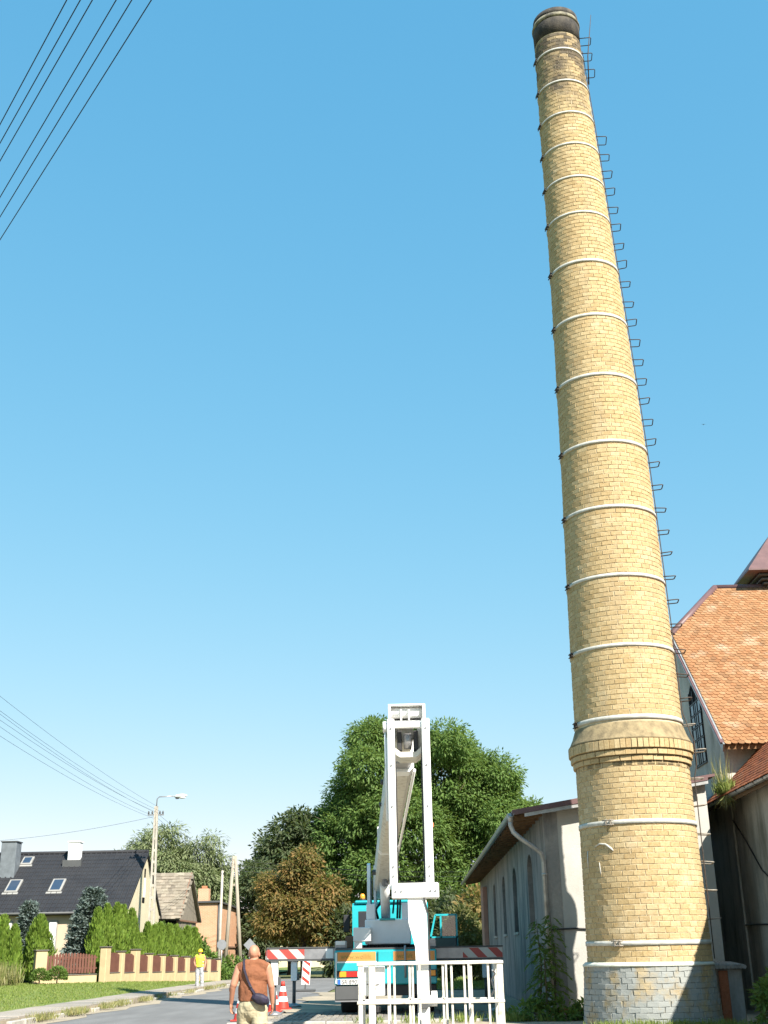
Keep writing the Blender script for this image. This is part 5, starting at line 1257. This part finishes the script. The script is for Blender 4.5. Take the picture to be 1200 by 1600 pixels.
# far houses seen under the outrigger beam
def far_house(x, y, w_, d_, h_, rh, wm, rm, label):
    t = thing('far_house', (x, y, 0), label, 'house', 'houses beyond the trees')
    m = MB(); m.box(x - w_ / 2, x + w_ / 2, y, y + d_, -.1, h_); m.build('wall', wm, t)
    m = MB(); m.prism([(x - w_ / 2 - .4, y - .4, h_), (x - w_ / 2 - .4, y + d_ / 2, h_ + rh), (x - w_ / 2 - .4, y + d_ + .4, h_)], (w_ + .8, 0, 0)); m.build('roof', rm, t)
    for k in range(3):
        xx = x - w_ / 2 + w_ * (k + .5) / 3; wi = B('window', 'frame', t, xx - .6, xx + .6, y - .03, y - .005, 1.0, 2.3); B('pane', 'glass', wi, xx - .5, xx + .5, y - .042, y - .031, 1.1, 2.2)
far_house(-12.5, 150, 11, 8, 2.9, 2.2, 'gableplaster', 'brownmetal', 'far cream house with purple brown roof left of the road end')
far_house(-2.5, 128, 9, 7, 2.7, 1.9, 'white', 'brownmetal', 'far white house glimpsed below the truck outrigger beam')
far_house(-30.0, 170, 12, 8, 3.0, 3.0, 'white', 'brownmetal', 'far white house behind the brick house')
# small blue road sign at the crossing
t = thing('road_sign', (-5.7, 86, 0), 'small blue road sign seen under the outrigger beam', 'sign')
MB().cyl((-5.7, 86.05, 0), (-5.7, 86.05, 1.5), .03, n=8).build('post', 'steel', t); B('panel', 'blue', t, -6.0, -5.4, 86, 86.03, .75, 1.45, .01); B('symbol', 'plate', t, -5.85, -5.55, 85.99, 85.998, .95, 1.3)

# ------------------------------------------------------------------ poles, lamp, wires, signs
lp = thing('lamp_post', (-14.28, 66, .35), 'concrete lattice lamp post with white street lamp behind the fence', 'lamp post')
m = MB(); zt = 9.45
for s_ in (-1, 1): m.bar((-14.24 + s_ * .17, 66, .2), (-14.34 + s_ * .05, 66, zt), .10, .13)
po = m.build('pole', 'concrete', lp)
for k, z in enumerate(np.arange(.8, 8.6, .62)): 
    f = (z - .2) / 9.25; xx = -14.24 - .10 * f; hw = .17 - .12 * f; B('web', 'concrete', po, xx - hw, xx + hw, 65.95, 66.05, z, z + .14)
MB().tube([(-14.34, 66, 9.2), (-14.32, 66, 9.85), (-14.2, 66, 9.97), (-13.3, 66, 9.99)], .03, 8).build('bracket_arm', 'steel', lp)
m = MB(); m.ell((-13.0, 66, 9.99), (.38, .16, .11), 14, 8, Matrix.Rotation(radians(-4), 3, 'Y')); lh = m.build('lamp_head', 'lamp', lp)
MB().ell((-12.92, 66, 9.90), (.22, .12, .06)).build('lens', 'clearlamp', lh); B('ballast', 'darkgrey', lh, -13.28, -13.1, 65.93, 66.07, 9.83, 9.93, .02)
ca = B('crossarm', 'steel', lp, -14.8, -13.9, 65.96, 66.04, 8.95, 9.02)
for k, x in enumerate((-14.75, -14.55, -14.12, -13.95)):
    m = MB(); m.tube([(x, 66, 9.02), (x, 66, 9.10), (x, 66, 9.2)], [.03, .055, .03], 8); m.build('insulator', 'darkgrey', ca)
ap = thing('a_frame_pole', (-12.65, 85, 0), 'wooden A frame utility pole in front of the brick house', 'utility pole')
m = MB(); m.tube([(-13.2, 85, -.2), (-12.76, 85, 8.15)], [.15, .10], 10); m.build('leg', 'polewood', ap); m = MB(); m.tube([(-11.98, 85, -.2), (-12.62, 85, 8.15)], [.15, .10], 10); m.build('leg', 'polewood', ap)
MB().bar((-12.95, 85, 6.2), (-12.45, 85, 6.2), .06, .14).build('brace', 'polewood', ap); MB().bar((-12.85, 85, 7.85), (-12.52, 85, 7.85), .06, .14).build('brace', 'polewood', ap)
tp = thing('utility_pole', (-12.78, 80, 0), 'thin grey pole beside the A frame pole', 'utility pole')
m = MB(); m.tube([(-12.8, 80, -.2), (-12.72, 80, 6.85)], [.11, .08], 10); m.build('pole', 'concrete', tp); B('cap', 'darkgrey', tp, -12.82, -12.62, 79.93, 80.07, 6.6, 6.7)
# pole outside the frame that carries the wires
op = thing('street_pole', (-12.9, 22, 0), 'concrete pole carrying the overhead wires beside the road', 'utility pole')
m = MB(); m.tube([(-12.9, 22, -.2), (-12.9, 22, 10.5)], [.17, .11], 10); m.build('pole', 'concrete', op); m = MB(); m.bar((-13.5, 21.6, 9.55), (-12.1, 22.5, 9.55), .07, .07); m.build('crossarm', 'steel', op)
op2 = thing('street_pole', (5.3, -3.0, 0), 'concrete pole carrying the overhead wires on the yard side', 'utility pole')
m = MB(); m.tube([(5.3, -3, -.2), (5.3, -3, 10.4)], [.17, .11], 10); m.build('pole', 'concrete', op2); m = MB(); m.bar((4.7, -3.4, 9.55), (5.9, -2.6, 9.55), .07, .07); m.build('crossarm', 'steel', op2)
def wire(a, b, sag, r=.008, label='', grp=None, n=20):
    a = Vector(a); b = Vector(b); P = []
    for k in range(n + 1):
        t = k / n; p = a.lerp(b, t); p.z -= sag * 4 * t * (1 - t); P.append(p)
    o = MB().tube(P, r, 5).build('overhead_wire', 'wire', None, base=tuple(a)); return tag(o, label, 'wire', grp)

for k, (xa, xb) in enumerate(((-12.96, 4.87), (-12.96, 5.09), (-12.85, 5.2), (-12.52, 5.33), (-12.40, 5.49), (-12.26, 5.70))):
    wire((xa, 22, 9.75), (xb, -3, 9.75), .18, .0055, 'dark overhead wire crossing the open sky above the road', 'wires crossing the sky')
for k, (za, zb2, xo, sg) in enumerate(((9.42, 10.25, .12, .42), (9.22, 9.85, -.25, .50), (9.20, 9.78, .2, .52), (9.05, 9.45, -.4, .52), (9.0, 9.35, .35, .50), (8.8, 8.95, -.1, .5))):
    wire((-14.36 + xo, 66, za), (-12.9 + xo * .3, 22, zb2), sg, .0055, 'overhead wire running from the lamp post along the house roof', 'wires from the lamp post', 26)
wire((-14.4, 66, 8.9), (-26.0, 67.2, 7.75), .25, .008, 'thin service wire from the lamp post to the house chimney')
for k in range(3):
    wire((-14.3, 66, 9.1 - .25 * k), (-12.7, 85, 7.9 - .3 * k), .35, .008, 'slack wire between the lamp post and the A frame pole', 'wires to the A frame pole')
    wire((-12.7, 85, 7.9 - .35 * k), (9, 96, 7.6 - .35 * k), .5, .010, 'wire from the A frame pole passing before the dark trees', 'wires before the trees')
# road signs seen from behind
t = thing('road_sign', (-10.25, 76, 0), 'grey back of a diamond road sign beyond the bald man', 'sign')
MB().cyl((-10.25, 76.05, 0), (-10.25, 76.05, 2.5), .035, n=8).build('post', 'steel', t)
MB().prism([(-10.25 - .38, 76, 2.15), (-10.25, 76, 1.77), (-10.25 + .38, 76, 2.15), (-10.25, 76, 2.53)], (0, .02, 0)).build('panel', 'signback', t)
t = thing('road_sign', (-12.3, 78, 0), 'grey back of an octagonal road sign beside the poles', 'sign')
MB().cyl((-12.3, 78.05, 0), (-12.3, 78.05, 2.5), .035, n=8).build('post', 'steel', t)
MB().prism([(-12.3 + .32 * cos(pi / 8 + k * pi / 4), 78, 2.2 + .32 * sin(pi / 8 + k * pi / 4)) for k in range(8)], (0, .02, 0)).build('panel', 'signback', t)
# bird far off
bd = MB(); bc = Vector((20, 70, 34.0)); bs = .4
bd.ell(bc, (.05, .16, .05)); 
for s_ in (-1, 1): bd.prism([bc + Vector((0, .07, .02)), bc + Vector((s_ * .22, .10, .10)), bc + Vector((s_ * .42, -.02, .04)), bc + Vector((s_ * .2, -.03, .07)), bc + Vector((0, -.06, .02))], (0, 0, .012))
bd.prism([bc + Vector((-.02, -.14, 0)), bc + Vector((.02, -.14, 0)), bc + Vector((.05, -.26, 0)), bc + Vector((-.05, -.26, 0))], (0, 0, .01))
bd.v = [tuple(bc + (Vector(p) - bc) * bs) for p in bd.v]
tag(bd.build('bird', 'black', None, base=tuple(bc)), 'tiny dark bird flying in the clear sky', 'bird')

# ------------------------------------------------------------------ trees and plants
MT['ash'] = leafm('ash_leaves', [(.066, .13, .03), (.108, .188, .046), (.15, .235, .064), (.088, .165, .04), (.20, .26, .095)], .45)
MT['brownleaf'] = leafm('scorched_chestnut_leaves', [(.21, .125, .042), (.15, .125, .04), (.27, .155, .055), (.11, .12, .036), (.24, .165, .065), (.15, .14, .045)], .4)
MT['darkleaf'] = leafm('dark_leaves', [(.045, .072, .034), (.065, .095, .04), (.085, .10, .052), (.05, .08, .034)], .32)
MT['willow'] = leafm('willow_leaves', [(.11, .15, .06), (.16, .20, .09), (.21, .24, .13), (.13, .17, .07)], .3)
MT['thuja'] = leafm('thuja_fronds', [(.10, .17, .022), (.14, .22, .03), (.18, .26, .045), (.08, .14, .022)], .25)
MT['spruce'] = leafm('blue_spruce_needles', [(.065, .095, .085), (.10, .135, .125), (.14, .175, .165), (.05, .075, .065)], .1)
MT['shrub'] = leafm('shrub_leaves', [(.07, .13, .022), (.11, .19, .035), (.14, .21, .05), (.05, .10, .02)], .35)
MT['olive'] = leafm('olive_shrub_leaves', [(.09, .11, .035), (.13, .14, .05), (.17, .165, .07), (.06, .08, .025)], .3)

def lobes_leaves(lobes, n, clump, per, droop=.35, shell=.6, size=.4, ratio=.42):
    vol = np.array([(r[0] * r[1] * r[2]) ** (2 / 3) for c, r in lobes]); pr = vol / vol.sum(); nc = n // per
    idx = rng.choice(len(lobes), nc, p=pr); C_ = np.array([l[0] for l in lobes])[idx]; R_ = np.array([l[1] for l in lobes])[idx]
    dv = rdir(nc); rad = shell + (1 - shell) * rng.random((nc, 1)) ** .5
    cc = C_ + dv * R_ * rad
    cr_ = clump * rng.uniform(.55, 1.35, nc)
    P = np.repeat(cc, per, 0); outw = np.repeat(unit(dv * R_), per, 0); o = rng.normal(size=(nc * per, 3)); o = unit(o) * rng.random((nc * per, 1)) ** .45
    P = P + o * np.repeat(cr_, per)[:, None] * np.array([1, 1, .7])
    D = outw * .5 + o * .8 + rdir(nc * per) * .5; D[:, 2] -= droop
    Nn = unit(o + outw * .5) + rdir(nc * per) * .45 + np.array([0, 0, .5])
    L_ = size * rng.uniform(.6, 1.3, nc * per)
    hue = np.clip(np.repeat(rng.random(nc), per) * .6 + rng.random(nc * per) * .4, 0, 1)
    return P, D, Nn, L_, L_ * ratio, hue
def sublobes(lobes, k=7, f=(.34, .52)):
    out = []
    for c, r in lobes:
        out.append((c, tuple(q * .72 for q in r)))
        for d in rdir(k):
            s_ = random.uniform(*f); m_ = random.uniform(.62, .86)
            out.append(((c[0] + d[0] * r[0] * m_, c[1] + d[1] * r[1] * m_, c[2] + d[2] * r[2] * m_), (r[0] * s_, r[1] * s_, r[2] * s_ * .85)))
    return out
def tree(name, loc, label, cat, lobes, n, mat, clump=.8, per=26, size=.4, ratio=.42, trunk_r=.35, droop=.35, group=None, shell=.6, fork=.35):
    t = thing(name, loc, label, cat, group)
    P, D, Nn, L_, W_, hue = lobes_leaves(sublobes(lobes), n, clump, per, droop, shell, size, ratio)
    leaves('crown', P, D, Nn, L_, W_, mat, t, hue)['kind'] = 'stuff'
    m = MB(); x, y, z = loc; top = max(c[2] for c, r in lobes); hz = top * fork
    m.tube([(x, y, z - .3), (x + .05, y, z + .3), (x - .03, y, z + hz)], [trunk_r * 1.35, trunk_r, trunk_r * .8], 10)
    for c, r in lobes:
        mid = Vector((x, y, z + hz)).lerp(Vector(c), .5) + Vector((random.uniform(-.4, .4), random.uniform(-.3, .3), .5))
        m.tube([(x - .03, y, z + hz - .3), tuple(mid), c, (c[0] + r[0] * .4 * random.uniform(-1, 1), c[1], c[2] + r[2] * .6)], [trunk_r * .55, trunk_r * .33, trunk_r * .18, .02], 7)
        for q_ in range(3):
            dv = Vector(rdir(1)[0]); e = Vector(c) + Vector((dv.x * r[0], dv.y * r[1], dv.z * r[2])) * .8; m.tube([mid, (mid + e) / 2 + Vector((0, 0, .2)), e], [trunk_r * .2, trunk_r * .12, .015], 6)
    m.build('trunk', 'bark', t); return t
kq = 100 / 82
ash = [((-2.6, 82, 12.6), (3.9, 3.8, 4.2)), ((2.3, 82, 13.0), (4.1, 3.9, 4.1)), ((5.7, 82, 10.4), (3.1, 3.3, 3.2)), ((-4.9, 81, 9.0), (2.7, 3.0, 3.2)), ((0, 80.5, 8.4), (4.8, 3.4, 4.3)), ((4.6, 81, 6.4), (3.8, 3, 3.4)), ((-3.4, 81, 5.8), (3.0, 3, 2.6)), ((.3, 82, 15.2), (2.0, 2, 1.6)), ((7.3, 82, 7.8), (1.7, 2, 2.3)), ((4.4, 82, 12.6), (3.0, 3, 3.2)), ((7.4, 82, 9.8), (1.9, 2, 2.0)), ((-4.6, 82, 11.4), (2.3, 2.4, 2.4))]
ash = [((c[0] * kq, c[1] + 18, 1.6 + (c[2] - 1.6) * kq), tuple(q * kq for q in r)) for c, r in ash]
tree('ash_tree', (1.0, 100, 0), 'big full green ash tree standing behind the lift truck', 'tree', ash, 230000, 'ash', .60, 26, .35, .38, .45, .35)
tree('chestnut_tree', (-8.0, 88, 0), 'chestnut tree with scorched brown leaves beside the big ash', 'tree',
     [((-8.0, 88, 7.3), (1.6, 1.8, 1.5)), ((-9.3, 88, 5.6), (1.9, 2.0, 1.7)), ((-6.7, 87.6, 5.4), (1.8, 2.0, 1.7)), ((-8.3, 87, 4.2), (2.3, 2.2, 1.6)), ((-10.0, 87.5, 3.5), (1.5, 1.8, 1.4)), ((-6.2, 87.3, 3.4), (1.7, 1.8, 1.5))],
     34000, 'brownleaf', .5, 20, .30, .42, .26, .4)
tree('dark_maple_tree', (-10.2, 101, 0), 'tall dark green tree rising behind the brown chestnut', 'tree',
     [((-10.4, 101, 10.8), (2.6, 2.8, 2.7)), ((-8.6, 101, 8.6), (2.8, 3, 3.4)), ((-11.6, 101, 8.4), (2.2, 2.6, 2.6)), ((-8.0, 100, 4.8), (3.2, 2.6, 3.0))],
     30000, 'darkleaf', .75, 22, .42, .42, .32, .35)
tree('copper_tree', (-13.1, 98, 0), 'dark purplish tree beside the A frame pole', 'tree',
     [((-12.9, 98, 7.0), (1.7, 2.0, 2.0)), ((-12.6, 98, 4.8), (2.0, 2.2, 2.2)), ((-11.0, 97.5, 5.0), (2.0, 2.0, 2.6)), ((-12.0, 97, 3.0), (2.2, 2, 1.9))],
     22000, 'darkleaf', .55, 20, .36, .42, .24, .35)
tree('willow_tree', (-23.0, 115, 0), 'broad pale grey green willow behind the barn', 'tree',
     [((-26.8, 115, 9.4), (2.7, 3, 2.6)), ((-24.6, 115, 11.3), (2.7, 3, 2.8)), ((-20.7, 115, 10.2), (2.9, 3, 2.8)), ((-29.0, 115, 8.6), (2.0, 2.4, 2.0)), ((-19.0, 115, 7.6), (2.0, 2, 2.8)), ((-22.4, 114, 7.0), (4.0, 3, 3.2)), ((-18.4, 114.5, 5.4), (1.6, 2, 2.4))],
     46000, 'willow', .7, 24, .46, .26, .40, .6)
def bush(name, loc, label, lobes, n, mat, size=.28, clump=.35, per=18, ratio=.45, group=None, cat='bush'):
    t = thing(name, loc, label, cat, group); x, y, z = loc
    P, D, Nn, L_, W_, hue = lobes_leaves(lobes, n, clump, per, .1, .5, size, ratio); leaves('foliage', P, D, Nn, L_, W_, mat, t, hue)['kind'] = 'stuff'
    m = MB()
    for c, r in lobes: m.tube([(x, y, z - .1), ((x + c[0]) / 2, (y + c[1]) / 2, (z + c[2]) / 2), c], [.06, .04, .015], 6)
    m.build('stems', 'bark', t); return t
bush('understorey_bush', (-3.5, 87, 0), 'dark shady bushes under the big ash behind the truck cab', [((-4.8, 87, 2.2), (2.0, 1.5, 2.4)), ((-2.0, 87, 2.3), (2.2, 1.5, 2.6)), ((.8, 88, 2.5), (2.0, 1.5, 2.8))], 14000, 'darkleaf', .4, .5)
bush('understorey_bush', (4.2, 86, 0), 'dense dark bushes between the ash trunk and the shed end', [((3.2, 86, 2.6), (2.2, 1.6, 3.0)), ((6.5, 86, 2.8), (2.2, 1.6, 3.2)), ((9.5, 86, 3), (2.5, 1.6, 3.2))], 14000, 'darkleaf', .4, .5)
bush('olive_bush', (2.9, 66, 0), 'olive green bush by the far corner of the shed', [((2.5, 66, 2.2), (.9, .9, 1.7)), ((3.3, 66.5, 1.6), (.8, .8, 1.4)), ((1.7, 66.3, 1.2), (.8, .8, 1.1))], 7000, 'olive', .26, .3)
bush('brown_bush', (4.3, 78, 0), 'brownish leaved bush glowing behind the yoke arm', [((4.3, 77.5, 4.2), (1.3, 1, 1.2)), ((5.8, 77.8, 4.9), (1.0, 1, 1.0)), ((3.2, 77.5, 3.2), (1.0, 1, 1.1))], 2600, 'brownleaf', .34, .5)
bush('hedge_bush', (-12.9, 82.5, 0), 'rounded green bushes at the foot of the A frame pole', [((-12.9, 82.5, .7), (1.2, .9, .8)), ((-11.6, 82.7, .6), (1.0, .8, .7)), ((-14.2, 82.0, .9), (1.1, .9, 1.0))], 5000, 'shrub', .22, .25)
bush('garden_shrub', (-13.6, 72.5, .3), 'loose bright green shrub at the end of the fence', [((-13.5, 72.2, 1.9), (1.1, 1.0, 1.1)), ((-12.8, 73.5, 1.3), (.8, .8, .8)), ((-14.6, 72.0, 2.2), (.9, .9, .9))], 6500, 'shrub', .24, .3)
bush('yard_shrub', (-15.6, 70.0, .3), 'green bush in front of the wooden barn', [((-15.6, 70.2, 2.3), (1.0, .9, .9)), ((-14.7, 71.0, 2.5), (.9, .9, .8))], 4000, 'shrub', .24, .3)
bush('road_shrub', (-11.9, 76.0, .2), 'low weeds and grass at the end of the ochre fence', [((-11.9, 75.5, .4), (.9, 1.2, .5)), ((-12.6, 77.0, .5), (.8, .8, .6))], 3200, 'shrub', .2, .2)
# columnar thujas
def thuja(loc, h, r, label, group, n=2600, mat='thuja', size=.24):
    t = thing('thuja', loc, label, 'thuja', group); x, y, z = loc
    f = rng.random(n) ** .8; a = rng.random(n) * 2 * pi
    prof = np.clip(np.minimum((f + .04) * 9, 1) * (1 - f ** 2.2) ** .75, .03, 1)
    lump = 1 + .16 * np.sin(a * 3 + f * 11 + x) + .10 * np.sin(a * 5 - f * 17)
    rr = r * prof * lump * (.72 + .28 * rng.random(n) ** .5)
    P = np.stack([x + rr * np.cos(a), y + rr * np.sin(a), z + .03 + f * h * .97], 1)
    D = np.stack([np.cos(a) * .45, np.sin(a) * .45, np.ones(n)], 1) + rdir(n) * .35; Nn = np.stack([np.cos(a), np.sin(a), np.full(n, .25)], 1) + rdir(n) * .5
    L_ = size * rng.uniform(.6, 1.2, n); leaves('foliage', P, D, Nn, L_, L_ * .42, mat, t)['kind'] = 'stuff'
    MB().tube([(x, y, z - .1), (x, y, z + h * .8)], [.06, .02], 6).build('trunk', 'bark', t); return t
k = 0
for yy in np.arange(58.7, 71.6, .98):
    fx = FA[0] + (FB[0] - FA[0]) * (yy - 57.5) / 15.5; tq = (yy - 58) / 14
    hh = (3.5 if tq < .36 else 2.9) - .35 * tq + random.uniform(-.22, .22)
    if .33 < tq < .42: hh *= .8
    thuja((fx - .95 + random.uniform(-.1, .1), yy, gz(fx - .9, yy)), hh, .46, 'bright green columnar thuja in the hedge behind the brown fence panels', 'hedge thujas behind the fence')
for (x, y, h, r) in ((-19.55, 54.6, 3.35, .50), (-18.9, 54.3, 3.2, .46), (-18.35, 54.2, 2.85, .42), (-17.85, 54.3, 2.4, .36), (-20.3, 54.9, 3.5, .5), (-21.0, 55.0, 3.4, .5)):
    thuja((x, y, gz(x, y)), h, r, 'bright green thuja in the row left of the picket bay', 'thujas left of the picket bay')
thuja((-17.75, 57.6, gz(-17.7, 57.6)), 2.95, .72, 'single conical thuja beside the blue spruce and picket bay', None, 3600)
def spruce(loc, h, r, label, n=9000):
    t = thing('blue_spruce', loc, label, 'spruce', 'blue spruces in the garden'); x, y, z = loc
    tiers = int(h / .15); Ps = []; Ds = []
    for k in range(tiers):
        f = (k + .5) / tiers; R_ = r * (1 - f) ** .5 * (1 if f > .12 else .85); nbr = max(5, int(15 * (1 - f) + 5))
        for b in range(nbr):
            a = 2 * pi * b / nbr + random.uniform(-.2, .2); Lb = R_ * random.uniform(.8, 1.1) + .08; nn = max(6, int(n / tiers / nbr * (1.5 - f)))
            s_ = rng.random(nn) ** .6; dz = -.10 * s_ * Lb - .06 * s_ ** 2 * Lb + random.uniform(-.06, .06)
            wv = rng.normal(0, .10 + .05 * s_, nn)
            Ps.append(np.stack([x + cos(a) * s_ * Lb - sin(a) * wv, y + sin(a) * s_ * Lb + cos(a) * wv, z + f * h + .05 + dz + rng.normal(0, .035, nn)], 1))
            Ds.append(np.stack([cos(a) * np.ones(nn), sin(a) * np.ones(nn), np.full(nn, .25)], 1) + rdir(nn) * .7)
    P = np.concatenate(Ps); D = np.concatenate(Ds); L_ = .20 * rng.uniform(.6, 1.2, len(P))
    leaves('foliage', P, D, rdir(len(P)) + np.array([0, 0, .8]), L_, L_ * .42, 'spruce', t)['kind'] = 'stuff'
    MB().tube([(x, y, z - .1), (x, y, z + h)], [.12, .015], 8).build('trunk', 'bark', t)
spruce((-16.1, 60.6, .47), 4.3, 1.5, 'broad blue spruce above the picket fence bay', 26000)
spruce((-19.1, 60.0, .47), 3.7, .66, 'slim young blue spruce in front of the house window', 12000)
def ball(loc, r, label):
    t = thing('topiary_ball', loc, label, 'bush', 'clipped balls by the picket bay'); x, y, z = loc; n = 1300
    d = rdir(n); d[:, 2] = np.abs(d[:, 2]) * 1.0 - .25; d = unit(d); P = np.array([x, y, z + r * .75]) + d * r * rng.uniform(.8, 1.02, (n, 1))
    leaves('foliage', P, d + rdir(n) * .6, d + rdir(n) * .6, .10, .05, 'shrub', t)['kind'] = 'stuff'; MB().tube([(x, y, z - .05), (x, y, z + r)], [.04, .02], 6).build('stem', 'bark', t)
ball((-16.75, 54.9, gz(-16.7, 54.9)), .38, 'small clipped round shrub in front of the ochre pillar'); ball((-16.05, 55.2, gz(-16, 55.2)), .42, 'small clipped round shrub in front of the picket bay')
pts = []
for c_ in range(26):
    cx_, cy_ = random.uniform(-20.5, -17.0), random.uniform(52.0, 53.2)
    for _ in range(60): pts.append((cx_ + random.gauss(0, .12), cy_ + random.gauss(0, .1), gz(cx_, cy_)))
P = np.array(pts); tag(leaves('feather_grass', *blades(P, .95, .03, .22), 'dryblade', None), 'clump of tall feathery grass in front of the thuja row', 'grass', kind='stuff')
# saplings growing against the shed
MT['sapling'] = leafm('sapling_leaves', [(.06, .12, .02), (.09, .16, .03), (.05, .09, .02)], .4)
def sapling(loc, h, label):
    t = thing('sapling', loc, label, 'sapling', 'saplings against the shed'); x, y, z = loc
    m = MB(); sx = random.uniform(-.12, .12); m.tube([(x, y, z - .05), (x + sx, y, z + h * .5), (x + sx * .5, y, z + h)], [.028, .018, .006], 6); m.build('stem', 'bark', t)
    P = []; D = []
    for k in range(int(h * 15)):
        f = .12 + .88 * (k + random.random()) / (h * 15); a = k * 2.4; l = .42 * (1.1 - .55 * f) * random.uniform(.7, 1.1)
        for s_ in np.linspace(.25, 1, 7):
            for sd_ in (-1, 1):
                P.append((x + sx * (2 * f if f < .5 else 1 - (f - .5)) + cos(a) * l * s_, y + sin(a) * l * s_, z + h * f + .12 * s_ - .28 * s_ * s_))
                D.append((cos(a) + sd_ * -sin(a) * 1.1, sin(a) + sd_ * cos(a) * 1.1, -.5))
    P = np.array(P); D = np.array(D) + rdir(len(P)) * .25
    leaves('foliage', P, D, rdir(len(P)) * .4 + np.array([0, 0, 1]), .15, .055, 'sapling', t)['kind'] = 'stuff'
sapling((2.95, 30.3, 0), 2.3, 'tall leafy sapling beside the shed downpipe'); sapling((3.32, 30.5, 0), 2.45, 'leafy sapling in front of the shed corner'); sapling((3.1, 30.0, 0), 1.7, 'shorter leafy sapling before the shed wall')
bush('nettle_clump', (3.5, 29.6, 0), 'dark green weeds at the foot of the shed gable', [((2.7, 30.0, .2), (.4, .3, .25)), ((3.5, 29.9, .2), (.5, .3, .25)), ((4.2, 30.0, .2), (.4, .3, .25))], 1700, 'shrub', .14, .16)
bush('nettle_clump', (7.9, 26.0, 0), 'dark weeds in the shade between annex and tall building', [((7.6, 26.0, .4), (.6, .7, .6)), ((8.2, 27.5, .5), (.6, .8, .7)), ((8.2, 24.5, .4), (.5, .9, .5))], 3600, 'shrub', .15, .2)
# far wood along the horizon
n = 9000; xx = rng.uniform(-160, 120, n); yy = 235 + rng.uniform(-8, 8, n); hmax = 5.5 + 2.2 * np.sin(xx * .11) + 1.6 * np.sin(xx * .37 + 1); zz = rng.random(n) ** .8 * hmax
tag(leaves('far_wood', np.stack([xx, yy, zz], 1), rdir(n) + np.array([0, 0, .3]), rdir(n) + np.array([0, -1, .5]), 1.7, 1.0, 'darkleaf', None), 'distant wood along the horizon beyond the houses', 'wood', kind='stuff')
